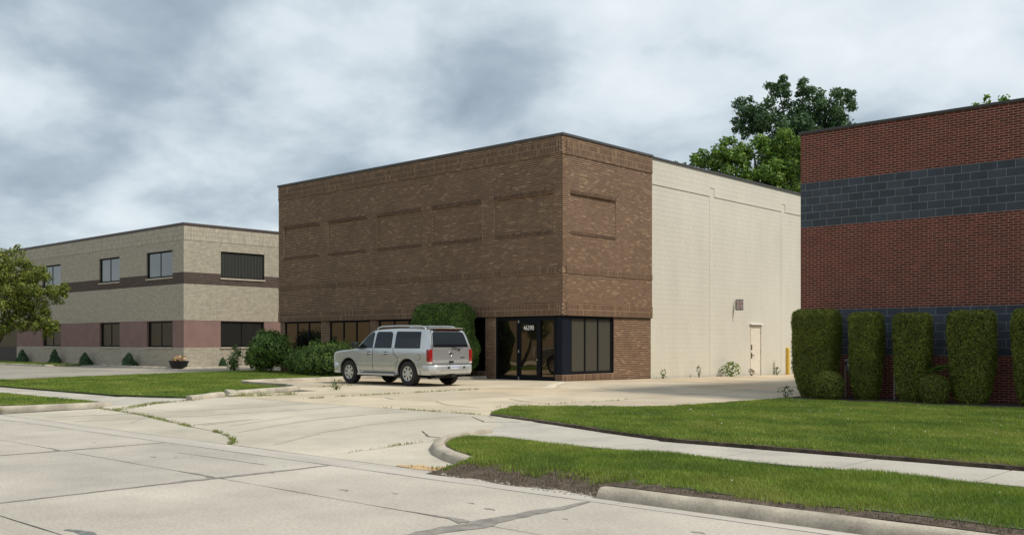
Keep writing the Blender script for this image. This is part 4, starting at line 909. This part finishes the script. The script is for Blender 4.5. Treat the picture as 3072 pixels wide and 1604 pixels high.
def bare_pk(x, y, r):
    e = .22+.10*pn(x*2.2,x*.7,1.0)+.05*np.sin(x*17); gap = (x > -8.6)&(x < -5.7); lim = np.where(gap, 8.27+.24*pn(x*2,y*1.5,1.8)-.12*np.abs(x+7.1), 7.90+e)
    keep = y > lim; p = np.clip((y-lim)/.35,0,1); return keep & (r.random(len(x)) < .16+.84*p)
PKg = [(-10.55,10.58),(-10.44,10.35),(-10.25,9.95),(-9.9,9.55),(-9.45,9.2),(-8.95,8.9),(-8.42,8.66),(-8.4,7.74),(-5.85,7.7),(-5.84,7.87),(10,7.87),(10,10.56)]
grass('grass','bright green mown grass of the near strip between kerb and sidewalk',PKg,6500,.048,zsoil,.0055,1,xr=(-11,1.5),bare=bare_pk)
def bare_rl(x, y, r):
    e = np.where(x > -9, 11.83, np.interp(x,[-13,-10.8,-9.1],[13.75,13.05,12.36])); e = e+.045*pn(x*3,y,1)+.03*np.sin(x*11); return (y > e) & ~((y > 23.15+.06*np.sin(x*6)) & (x > -11.75))
grass('grass','mown green lawn before the clipped hedges of the red building',RL,2800,.046,zlawn,.007,2,xr=(-15,3),bare=bare_rl)
grass('grass','mown green lawn in front of the brown brick building',LL,900,.05,zlawn,.010,3)
grass('grass','far grass strip between street kerb and sidewalk',LP,900,.05,lambda x,y:.125,.010,4,xr=(-36,-20))
grass('grass','grass island before the tan building entry',LI,250,.08,lambda x,y:.22,.02,5,xr=(-82,-56))
# lawn turf under the blades of the right lawn (greener than the bare edges)
tfs = sheet('turf_floor',[(-12.8,13.85),(-13.5,14.8),(-13.9,15.6),(-13.7,16.0),(-12.9,16.6),(-11.95,17.6),(-11.6,18.7),(-11.5,21),(-11.5,23.1),(8,23.1),(8,12.0),(-7.5,12.02),(-9.1,12.5),(-10.8,13.15)],zlawn,M_turf,thick=0,step=1.5,uplift=.006); tfs['kind']='structure'
tfs2 = sheet('turf_floor',[(-10.3,10.45),(-9.7,9.65),(-8.9,9.15),(-8.3,8.85),(-5.6,8.6),(-5.4,8.2),(10,8.15),(10,10.45)],zsoil,M_turf,thick=0,step=.25,uplift=.006); tfs2['kind']='structure'
# dead thatch on the eroded bank
def bare_dead(x, y, r):
    gap = (x > -8.5)&(x < -5.8); return gap & (y > 7.8) & (y < 9.0) & (r.random(len(x)) < .8) | (~gap & (y < 8.12+.08*pn(x*3,y,1)) & (y > 7.88) & (r.random(len(x)) < .5))
grass('dry_thatch','dry brown thatch and roots on the eroded bank by the missing kerb',PKg,1400,.035,zsoil,.005,6,mats=[M_dead],xr=(-9,1.5),bare=bare_dead)
# clover flowers
def clover(poly, n, zf, seed, label, xr, h=.075):
    r = np.random.default_rng(seed); x = r.uniform(*xr[0],n*4); y = r.uniform(*xr[1],n*4); ok = in_poly(x,y,poly)&(pn(x,y,1.3)+r.normal(0,.35,n*4) > .5); x,y = x[ok][:n],y[ok][:n]
    P = np.stack([x,y,np.array([zf(a,b) for a,b in zip(x,y)])+h*r.uniform(.8,1.2,len(x))],1); o = leaves('clover_flowers',P,np.tile([0,-.4,.7],(len(x),1)),.0085,[M_white],[1],None,seed=seed,aspect=.9); tag(o,label,'clover',kind='stuff')
clover(RL,260,zlawn,81,'tiny white clover flowers dotted over the lawn',((-12,0),(14,22.5)))
clover(PKg,30,zsoil,82,'few white clover flowers in the near grass strip',((-8,0),(8.6,10.4)),.085)
# grass tufts in joints
def tuft_line(pts, wid, dens, h, label, seed, zf=zpav, mats=GG):
    r = np.random.default_rng(seed); P = []
    for a,b in zip(pts[:-1],pts[1:]):
        Ls = math.hypot(b[0]-a[0],b[1]-a[1]); n = int(Ls*dens); t = r.random(n); k = pn(np.full(n,a[0])+t*Ls*3,np.full(n,a[1]),1.5)+r.normal(0,.3,n) > -.1; t = t[k]; n = len(t)
        P.append(np.stack([a[0]+(b[0]-a[0])*t+r.normal(0,wid,n),a[1]+(b[1]-a[1])*t+r.normal(0,wid,n)],1))
    P = np.concatenate(P); n = len(P); z = np.array([zf(*p) for p in P]); P3 = np.column_stack([P,z]); ang = r.random(n)*6.283; a2 = r.random(n)*6.283; hh = h*r.uniform(.3,1.3,n); ww = .006
    d = np.stack([np.cos(ang)*ww,np.sin(ang)*ww,np.zeros(n)],1); tip = P3+np.stack([np.cos(a2)*hh*.6,np.sin(a2)*hh*.6,hh],1)
    o = np_mesh('joint_weeds',np.stack([P3-d,P3+d,tip],1),3,mats,r.integers(0,len(mats),n)); tag(o,label,'weeds',kind='stuff')
GW = [GG[0],GG[3],GG[2],M_dead]
tuft_line([(-20.0,14.3),(-20.05,16.5),(-20.0,18.5),(-19.9,20.5)],.02,170,.06,'weeds sprouting along the joint in front of the parked car',91,mats=GW)
tuft_line(crack[:6],.03,200,.05,'thin weeds in the long driveway crack',92,mats=GW)
tuft_line(crack[6:],.03,260,.05,'grass growing in the crack near the gutter',93,mats=GW)
tuft_line([(-21.9,12.4),(-21.9,11.5),(-21.3,10.6),(-20.8,9.9)],.10,500,.05,'grass overgrowing the sidewalk end by the far kerb',94,mats=GW)
tuft_line([(-22.8,13.7),(-22.0,14.2),(-21.8,15.3)],.12,500,.10,'grass tuft around the broken kerb chunk',95,mats=GW)
tuft_line([(-24.7,18.3),(-24.7,20.3)],.03,200,.06,'thin weeds in the joint left of the car rear',96,mats=GW)
tuft_line([(-24.2,7.9),(-23.4,8.0),(-22.9,8.3)],.10,500,.07,'weeds at the far kerb joint by the street',97,mats=GW)
tuft_line([(-13.1,13.55),(-16,13.6)],.03,160,.05,'thin weeds along the apron joint',98,mats=GW)
tuft_line([(-14.6,15.5),(-14.55,18),(-14.5,20.6)],.03,70,.05,'sparse weeds in the side driveway joint',99,mats=GW)
tuft_line([(-10.75,8.3),(-10.8,10.2)],.02,120,.04,'sparse weeds in the apron joint beside the curved kerb',100,mats=GW)
tuft_line([(-9.0,8.02),(-8.5,8.1),(-8.1,8.3)],.03,160,.05,'dry weeds beside the rust stained gutter',101,mats=GW)
# rubble where the kerb is missing
rbm = MB(); r = random.Random(6)
for k in range(150):
    x = r.uniform(-8.3,-5.75); y = 7.66+abs(r.gauss(0,.09))+ (.05 if x < -7 else 0); s = r.uniform(.004,.015); z = max(0,zsoil(x,y))+.004
    if r.random() < .5: x = r.uniform(-6.7,-5.8)
    rbm.add([(x-s,y-s*.7,z-.01),(x+s,y-s*.6,z-.01),(x+s*.8,y+s,z-.01),(x-s*.9,y+s*.8,z-.01),(x-s*.5,y-s*.3,z+s*.6),(x+s*.6,y,z+s*.5),(x,y+s*.5,z+s*.7)],[(0,1,5,4),(1,2,5),(2,3,6),(3,0,4),(4,5,6),(2,6,5),(3,4,6)])
tag(rbm.build('rubble', M_chip), 'pale crumbs of broken concrete along the eroded bank', 'rubble', kind='stuff')

# ------------------------------------------------------------------ parked SUV
# local frame: x forward, y to the car's left, z up
M_paint = mat('silver_paint', (.53,.55,.56), .26, metal=.7, coat=.7, var=.03, vscale=2)
M_trim = mat('silver_trim', (.55,.56,.56), .32, metal=.6, coat=.4)
M_dark = mat('dark_trim', (.016,.016,.017), .55)
M_seam = mat('panel_gap', (.012,.012,.012), .8)
M_cglass = glassmat('car_glass', (.50,.54,.58), .02, (.004,.005,.006))
M_cglass2 = glassmat('car_glass_clear', (.55,.62,.64), .03, (.010,.014,.014))
M_red = mat('lamp_red', (.26,.012,.012), .15, coat=.6)
M_redd = mat('lamp_dark_red', (.07,.008,.008), .2, coat=.5)
M_lampw = mat('lamp_white', (.62,.52,.50), .2, coat=.5)
M_tyre = mat('tyre', (.022,.021,.020), .85, var=.2, vscale=12)
M_rim = mat('rim_silver', (.56,.56,.54), .35, metal=.65)
M_plate = mat('plate_white', (.62,.66,.74), .5); M_pink = mat('plate_ink', (.06,.08,.26), .6)
M_well = mat('wheel_well', (.012,.012,.012), .95)
car = empty('parked_suv', (-24.50, 21.42, .152), R(180), label='silver full size SUV parked nose first beside the brown brick building', cat='car')
XF, XR, AXF, AXR = 2.50, -2.46, 1.47, -1.48
ztop_k = [(2.52,.98),(2.46,1.03),(2.30,1.085),(1.9,1.125),(1.5,1.15),(1.12,1.185),(1.06,1.21),(.85,1.42),(.62,1.63),(.45,1.745),(.25,1.80),(-.2,1.835),(-.8,1.845),(-1.5,1.835),(-2.0,1.815),(-2.25,1.79),(-2.46,1.74)]
def ztop(x):
    xs_ = [k[0] for k in ztop_k][::-1]; zs_ = [k[1] for k in ztop_k][::-1]; return float(np.interp(x, xs_, zs_))
def hw(x, z):
    b = float(np.interp(z, [.36,.46,.60,.80,.98,1.08,1.17,1.22,1.50,1.72,1.80,1.86], [.915,.945,.962,.968,.968,.962,.945,.93,.855,.785,.75,.72]))
    if x > 1.5: b *= 1-.11*((x-1.5)/1.0)**2.2
    if x < -1.9: b *= 1-.045*((-1.9-x)/.56)**2
    return b
def xrear(z): return -2.46 + (.17*((z-1.18)/.56)**1.2 if z > 1.18 else 0)
stations = [2.50,2.44,2.34,2.2,2.0,1.8,1.5,1.25,1.12,1.05,.95,.85,.72,.6,.5,.4,.25,0,-.4,-.8,-1.2,-1.6,-1.9,-2.1,-2.25,-2.36,-2.46]
rows_l = [.36,.46,.60,.75,.90,1.02,1.10,1.17]
V = []; F = []
for x in stations:
    zt = ztop(x); s = min(1.0, (zt-.075)/1.17) ; zl = [.36+(z-.36)*((1.17*s-.36)/(1.17-.36)) for z in rows_l]; belt = zl[-1]; zu = zt-.055
    lv_ = zl+[belt+(zu-belt)*k for k in (.03,.3,.6,.85,1.0)]
    half = [(hw(x,z) if zt > 1.2 or z < 1.0 else hw(x,.98)*(1-.02*(z-.98)), z) for z in lv_]
    we = half[-1][0]; half += [(we-.018, zt-.022),(we-.07, zt-.003),(we*.6, zt+.012),(we*.25, zt+.018)]
    ring = half+[(-y,z) for y,z in half[::-1]]
    for (y,z) in ring:
        k = max(0,(-1.9-x)/.56)**1.5; xx = x+k*(xrear(z)+2.46) 
        if x > 2.3: xx -= .10*(abs(y)/.9)**3*((x-2.3)/.2)
        V.append((xx,y,z))
nr_ = len(ring)
for i in range(len(stations)-1):
    for k in range(nr_): F.append((i*nr_+k,(i+1)*nr_+k,(i+1)*nr_+(k+1)%nr_,i*nr_+(k+1)%nr_))
hn = nr_//2
for base in (0,(len(stations)-1)*nr_):
    for k in range(hn-1): F.append((base+k,base+k+1,base+nr_-2-k,base+nr_-1-k))
mb = MB(); mb.add(V,F); body = mb.build('body', [M_paint, M_well], car, smooth=38)
cut = MB()
for ax_ in (AXF, AXR):
    for s in (-1,1):
        cut.lathe([(.0001,s*.55),(.475,s*.55),(.475,s*1.2),(.0001,s*1.2)],36,'y',(ax_,0,.40))
cu_o = cut.build('cutter', [M_paint, M_well], None, smooth=30)
for p in cu_o.data.polygons: p.material_index = 1
cu_o.parent = car
bpy.context.view_layer.update()
md = body.modifiers.new('arch','BOOLEAN'); md.operation = 'DIFFERENCE'; md.object = cu_o; md.solver = 'EXACT'
dg = bpy.context.evaluated_depsgraph_get(); nm = bpy.data.meshes.new_from_object(body.evaluated_get(dg)); body.modifiers.clear(); body.data = nm
bpy.data.objects.remove(cu_o)

def round_poly(pts, rads, n=5):
    out = []; N_ = len(pts)
    for i in range(N_):
        p, a, b = Vector(pts[i]), Vector(pts[i-1]), Vector(pts[(i+1)%N_]); r_ = rads if not hasattr(rads,'__len__') else rads[i]
        if r_ <= 0: out.append(tuple(p)); continue
        d1 = (a-p).normalized(); d2 = (b-p).normalized(); r_ = min(r_, (a-p).length*.45, (b-p).length*.45); s0 = p+d1*r_; s1 = p+d2*r_
        for k in range(n+1):
            t = k/n; out.append(tuple(s0*(1-t)**2+p*2*t*(1-t)+s1*t**2))
    return out
def patch(name, poly, mapf, m, parent, step=.09, thick=.012, smooth=40):
    a_, b_ = poly[0]; out_dir = Vector(mapf(a_, b_, .1))-Vector(mapf(a_, b_, 0))
    """poly in (a,b); mapf(a,b,off)->xyz; a shallow plate lying on the body surface"""
    bm = bmesh.new(); vs = [bm.verts.new((p[0],p[1],0)) for p in poly]; bm.faces.new(vs)
    for ax_ in (0,1):
        lo = min(p[ax_] for p in poly); hi = max(p[ax_] for p in poly); v = math.ceil(lo/step)*step
        while v < hi-1e-4:
            co = [0,0,0]; no = [0,0,0]; co[ax_] = v; no[ax_] = 1
            bmesh.ops.bisect_plane(bm, geom=bm.verts[:]+bm.edges[:]+bm.faces[:], plane_co=co, plane_no=no); v += step
    be = [e_ for e_ in bm.edges if e_.is_boundary]; r_ = bmesh.ops.extrude_edge_only(bm, edges=be); low = {v for v in r_['geom'] if isinstance(v,bmesh.types.BMVert)}
    for v in bm.verts: v.co = Vector(mapf(v.co.x, v.co.y, -thick if v in low else 0))
    bmesh.ops.recalc_face_normals(bm, faces=bm.faces)
    if sum((f.normal*f.calc_area() for f in bm.faces), Vector()).dot(out_dir) < 0: bmesh.ops.reverse_faces(bm, faces=bm.faces)
    me = bpy.data.meshes.new(name); bm.to_mesh(me); bm.free(); me.materials.append(m); me.shade_smooth(); me.set_sharp_from_angle(angle=R(smooth))
    return link(bpy.data.objects.new(name,me), parent)
def side(s, off): return lambda a,b,o: (a, s*(hw(a,b)+off+o), b)
def rear(off): return lambda a,b,o: (xrear(b)-off-o-.0, a, b)
fw_p = round_poly([(1.00,1.205),(.27,1.205),(.30,1.70),(.40,1.715),(.60,1.60)], [.02,.03,.05,.05,.12])
rw_p = round_poly([(.17,1.205),(-.66,1.205),(-.60,1.715),(.17,1.725)], [.03,.03,.12,.10])
qw_p = round_poly([(-.84,1.205),(-2.02,1.205),(-1.93,1.71),(-.80,1.725)], [.04,.05,.04,.06])
def arch_pts(cx, r0, a0, a1, n=12): return [(cx+r0*math.cos(R(a0+(a1-a0)*i/n)), .40+r0*math.sin(R(a0+(a1-a0)*i/n))) for i in range(n+1)]
fd_p = [(1.02,1.195),(1.00,.62),(.97,.47),(.235,.47),(.235,1.195)]
rd_p = [(.215,1.195),(.215,.47),(-.80,.47)]+[p for p in arch_pts(AXR,.60,30,75) if p[0] > -1.4][:8]+[(-.78,1.195)]
rd_p = [(.215,1.195),(.215,.47),(-.88,.47),(-.90,.60),(-1.0,.78),(-1.04,.86),(-.80,1.02),(-.76,1.195)]
for s in (1,-1):
    for nm_, wp, dp, gm_ in (('front_door',fw_p,fd_p,M_cglass2),('rear_door',rw_p,rd_p,M_cglass)):
        cx = sum(p[0] for p in dp)/len(dp); cz = .83
        gap = [(cx+(p[0]-cx)*1.012+(.008 if p[0] > cx else -.008), p[1]+(.008 if p[1] > .8 else -.01)) for p in dp]
        dpan = patch('door', round_poly(dp,.02,3), side(s,.007), M_paint, car)
        patch('panel_gap', gap, side(s,.0022), M_seam, dpan, thick=.006)
        g = patch('window', wp, side(s,.006), gm_, dpan, thick=.01)
        c2 = sum(p[0] for p in wp)/len(wp); z2 = 1.46
        patch('window_seal', [(c2+(p[0]-c2)*1.045, z2+(p[1]-z2)*1.05) for p in wp], side(s,.002), M_dark, dpan, thick=.006)
        hx = (.42 if nm_ == 'front_door' else -.42); q = MB(); q.tube([(hx+.13,s*(hw(hx,1.03)+.012),1.035),(hx+.10,s*(hw(hx,1.03)+.045),1.035),(hx-.10,s*(hw(hx,1.03)+.045),1.035),(hx-.13,s*(hw(hx,1.03)+.012),1.035)],.018,8); q.build('handle', M_chrome, dpan, smooth=60)
        patch('handle_recess', round_poly([(hx-.10,.99),(hx+.10,.99),(hx+.10,1.08),(hx-.10,1.08)],.03), side(s,.009), M_dark, dpan, thick=.006)
        x0_, x1_ = (.245,1.0) if nm_ == 'front_door' else (-.84,.205)
        patch('moulding', round_poly([(x0_,.66),(x1_,.66),(x1_,.745),(x0_,.745)],.015), side(s,.020), M_trim, dpan, thick=.02)
    patch('quarter_window', qw_p, side(s,.006), M_cglass, car, thick=.01)
    patch('window_seal', [(-1.41+(p[0]+1.41)*1.035, 1.46+(p[1]-1.46)*1.05) for p in qw_p], side(s,.002), M_dark, car, thick=.006)
    # wheel arch flares
    for cx, a0, a1 in ((AXF,-3,183),(AXR,-3,183)):
        ri = arch_pts(cx,.478,a0,a1,22); ro = arch_pts(cx,.575,a1,a0,22); patch('arch_flare', ri+ro, side(s,.024), M_paint, car, thick=.035, step=.12)
    patch('lower_panel', round_poly([(-1.99,.50),(-2.30,.50),(-2.30,.70),(-2.02,.70)],.02), side(s,.010), M_paint, car)
    # running board
    q = MB(); q.box(-.93,.92,min(s*.90,s*1.055),max(s*.90,s*1.055),.315,.385); q.build('running_board', M_trim, car, bevel=.018)
    q = MB(); q.box(-.80,.80,min(s*.93,s*1.03),max(s*.93,s*1.03),.386,.394); q.build('step_pad', M_dark, car)
    # mirror
    mi_ = MB(); mi_.box(.90,1.10,min(s*.98,s*1.20),max(s*.98,s*1.20),1.215,1.40); mir = mi_.build('mirror', M_dark, car, bevel=.04, smooth=50)
    q = MB(); q.tube([(1.02,s*.90,1.20),(1.02,s*1.02,1.25)],.04,8); q.build('mirror_arm', M_dark, mir)
    # roof rail
    q = MB(); q.tube([(.32,s*.665,1.815),(.22,s*.665,1.875),(.05,s*.665,1.905),(-.8,s*.665,1.915),(-1.75,s*.665,1.90),(-1.92,s*.665,1.875),(-2.02,s*.665,1.825)],.024,8); q.build('roof_rail', M_trim, car, smooth=60)
    # tail lamp
    tl_ = MB(); y0_, y1_ = .800, .942
    tl_.box(-2.482,-2.325,min(s*y0_,s*y1_),max(s*y0_,s*y1_),.775,1.165); tlo = tl_.build('tail_lamp', M_red, car, bevel=.022, smooth=50)
    q = MB(); q.box(-2.478,-2.33,min(s*(y0_+.004),s*(y1_-.004)),max(s*(y0_+.004),s*(y1_-.004)),.72,.774); q.build('reverse_lamp', M_lampw, tlo, bevel=.012)
    # fuel cap on the near side only
    if s == 1: 
        cp_ = [(-1.98+.095*math.cos(t*.39269908),.92+.095*math.sin(t*.39269908)) for t in range(16)]; patch('fuel_flap', cp_, side(s,.006), M_paint, car); patch('panel_gap', [(-1.98+(a+1.98)*1.09,.92+(b-.92)*1.09) for a,b in cp_], side(s,.0025), M_seam, car, thick=.006)
    # D pillar highlight, put in as a strip of silver
    patch('pillar_highlight', round_poly([(-2.07,1.20),(-2.19,1.20),(-2.14,1.72),(-2.03,1.72)],.02), side(s,.006), M_trim, car)
    hl = MB(); hl.box(2.24,2.40,min(s*.62,s*.875),max(s*.62,s*.875),.78,.99); hl.build('headlight', M_lampw, car, bevel=.02)
# tailgate
tg_ = patch('tailgate', round_poly([(-.80,.70),(.80,.70),(.80,1.17),(.705,1.76),(-.705,1.76),(-.80,1.17)],.04,4), rear(.010), M_paint, car)
patch('panel_gap', round_poly([(-.815,.685),(.815,.685),(.815,1.17),(.72,1.775),(-.72,1.775),(-.815,1.17)],.04,4), rear(.004), M_seam, tg_, thick=.006)
patch('rear_window', round_poly([(-.77,1.235),(.77,1.235),(.675,1.715),(-.675,1.715)],[.05,.05,.10,.10]), rear(.018), M_cglass, tg_)
patch('trim_strip', round_poly([(-.78,.735),(.78,.735),(.78,.83),(-.78,.83)],.02), rear(.020), M_trim, tg_)
q = MB(); q.box(-2.490,-2.484,-.10,.10,.735,.80); q.build('gate_handle', M_dark, tg_)
q = MB(); 
q.lathe([(.062,0),(.078,.008),(.085,.016),(.078,.022),(.062,.022)],20,'z'); q.lathe([(.001,.018),(.035,.018),(.038,.010),(.038,0)],14,'z')
em = q.build('emblem', M_chrome, tg_, smooth=40); em.location = (-2.472,.02,1.02); em.rotation_euler = (0,R(-90),0)
q = MB(); q.tube([(-2.50,-.36,1.16),(-2.51,-.30,1.19),(-2.505,-.02,1.22)],.012,6); q.tube([(-2.51,-.55,1.245),(-2.508,.02,1.225)],.008,6); q.lathe([(.001,-.03),(.035,-.03),(.035,.01)],12,'z',(-2.475,-.36,1.16)); q.build('wiper', M_dark, tg_)
q = MB(); q.box(-2.484,-2.476,-.60,-.40,.895,.915); q.build('badge', M_chrome, tg_)
# spoiler and high brake lamp
q = MB(); q.add([(-2.10,-.62,1.825),(-2.10,.62,1.825),(-2.40,.60,1.815),(-2.40,-.60,1.815),(-2.10,-.62,1.86),(-2.10,.62,1.86),(-2.42,.60,1.84),(-2.42,-.60,1.84)],[(0,1,2,3),(7,6,5,4),(0,4,5,1),(1,5,6,2),(2,6,7,3),(3,7,4,0)]); spo = q.build('spoiler', M_trim, car, bevel=.008)
q = MB(); q.box(-2.36,-2.325,-.58,.58,1.765,1.808); q.build('brake_lamp', M_redd, spo)
# bumpers
def bumper(name, plan, z0, z1, z2, m):
    q = MB(); n = len(plan); rows_ = [(z0,.96),(z0+.05,.99),(z1,1.0),(z2-.02,1.0),(z2,.985)]; vs = []
    for (z,k) in rows_:
        for (x,y) in plan: vs.append((x*(1+(k-1)*.35), y*(1+(k-1)*.35), z))
    fs = []
    for i in range(len(rows_)-1):
        for k in range(n): fs.append((i*n+k,i*n+(k+1)%n,(i+1)*n+(k+1)%n,(i+1)*n+k))
    fs.append(tuple(range(n))[::-1]); fs.append(tuple((len(rows_)-1)*n+k for k in range(n))); q.add(vs,fs); return q.build(name, m, car, smooth=45)
rbp = round_poly([(-2.20,-.975),(-2.44,-.965),(-2.60,-.80),(-2.635,-.45),(-2.635,.45),(-2.60,.80),(-2.44,.965),(-2.20,.975),(-2.20,.90),(-2.20,-.90)],[.0,.08,.1,.1,.1,.1,.08,0,0,0],4)
bu = bumper('rear_bumper', rbp, .40,.52,.665, M_trim)
q = MB(); q.box(-2.652,-2.628,-.95+.35,.60,.505,.53); q.build('bumper_step', M_paint, bu, bevel=.008)
q = MB(); q.box(-2.648,-2.636,-.17,.17,.545,.655); pt_ = q.build('plate', M_plate, bu); text('CEW 0100', .085, (-2.650,0,.60), (R(90),0,R(-90)), M_pink, pt_, sx=.8)
q = MB(); q.box(-2.652,-2.634,-.46,-.38,.57,.62); q.box(-2.652,-2.634,.22,.30,.57,.62); q.build('bumper_lamps', M_dark, bu)
fbp = round_poly([(2.02,.955),(2.30,.93),(2.52,.72),(2.60,.40),(2.60,-.40),(2.52,-.72),(2.30,-.93),(2.02,-.955),(2.02,-.88),(2.02,.88)],[0,.1,.12,.12,.12,.12,.1,0,0,0],4)
bumper('front_bumper', fbp, .36,.5,.70, M_paint)
q = MB(); q.box(2.42,2.50,-.55,.55,.74,.96); q.build('grille', M_chrome, car, bevel=.02)
# underside
q = MB(); q.box(-2.25,2.2,-.50,.50,.26,.40); q.box(-2.58,-2.2,-.06,.06,.30,.40); q.tube([(-1.48,-.80,.40),(-1.48,.80,.40)],.07,8); q.tube([(1.47,-.80,.40),(1.47,.80,.40)],.06,8); q.tube([(-1.1,-.45,.30),(-2.1,-.55,.30),(-2.45,-.62,.33)],.04,8); q.lathe([(.001,-.09),(.16,-.08),(.19,0),(.16,.08),(.001,.09)],14,'y',(-1.48,0,.38)); q.build('underbody', M_dark, car)
# windscreen
ws = MB(); pts_ = []
for x in (1.03,.85,.62,.47): zt = ztop(x); pts_ += [(x+.012,-hw(x,zt-.05)+.10,zt+.006),(x+.012,-.3,zt+.022),(x+.012,.3,zt+.022),(x+.012,hw(x,zt-.05)-.10,zt+.006)]
ws.add(pts_, [(i*4+k,i*4+k+1,(i+1)*4+k+1,(i+1)*4+k) for i in range(3) for k in range(3)]); ws.build('windscreen', M_cglass2, car, smooth=60)
# wheels
RT = .40
for ax_ in (AXF, AXR):
    for s in (1,-1):
        w = bpy.data.objects.new('wheel', None); w.location = (ax_, s*.835, RT-.004); w.rotation_euler = (0, random.uniform(0,6), 0 if s == -1 else math.pi); w.empty_display_size = .1; link(w, car)
        # local: outer face towards -y
        q = MB(); q.lathe([(.215,-.10),(.235,-.125),(.30,-.132),(.365,-.122),(.392,-.10),(.40,-.06),(.40,.06),(.392,.10),(.365,.122),(.30,.13),(.22,.11)],40,'y'); q.build('tyre', M_tyre, w, smooth=40)
        q = MB(); q.lathe([(.001,-.045),(.20,-.045),(.215,-.10)],32,'y'); q.build('barrel', M_dark, w)
        q = MB(); q.lathe([(.205,-.095),(.212,-.118),(.232,-.122),(.236,-.110)],40,'y'); q.lathe([(.001,-.118),(.075,-.114),(.095,-.105),(.095,-.05)],24,'y')
        for k in range(7):
            t = 2*math.pi*k/7; c_, s_ = math.cos(t), math.sin(t); vs = []
            for (rr_, wd, dp_) in ((.07,.052,-.112),(.15,.040,-.112),(.213,.055,-.108)):
                for sg_ in (-1,1):
                    for d_ in (0,.035): vs.append((rr_*c_-sg_*wd*s_, dp_+d_, rr_*s_+sg_*wd*c_))
            q.add(vs,[(0,2,6,4),(4,6,10,8),(0,4,5,1),(4,8,9,5),(2,3,7,6),(6,7,11,10)])
        q.build('rim', M_rim, w, smooth=35)
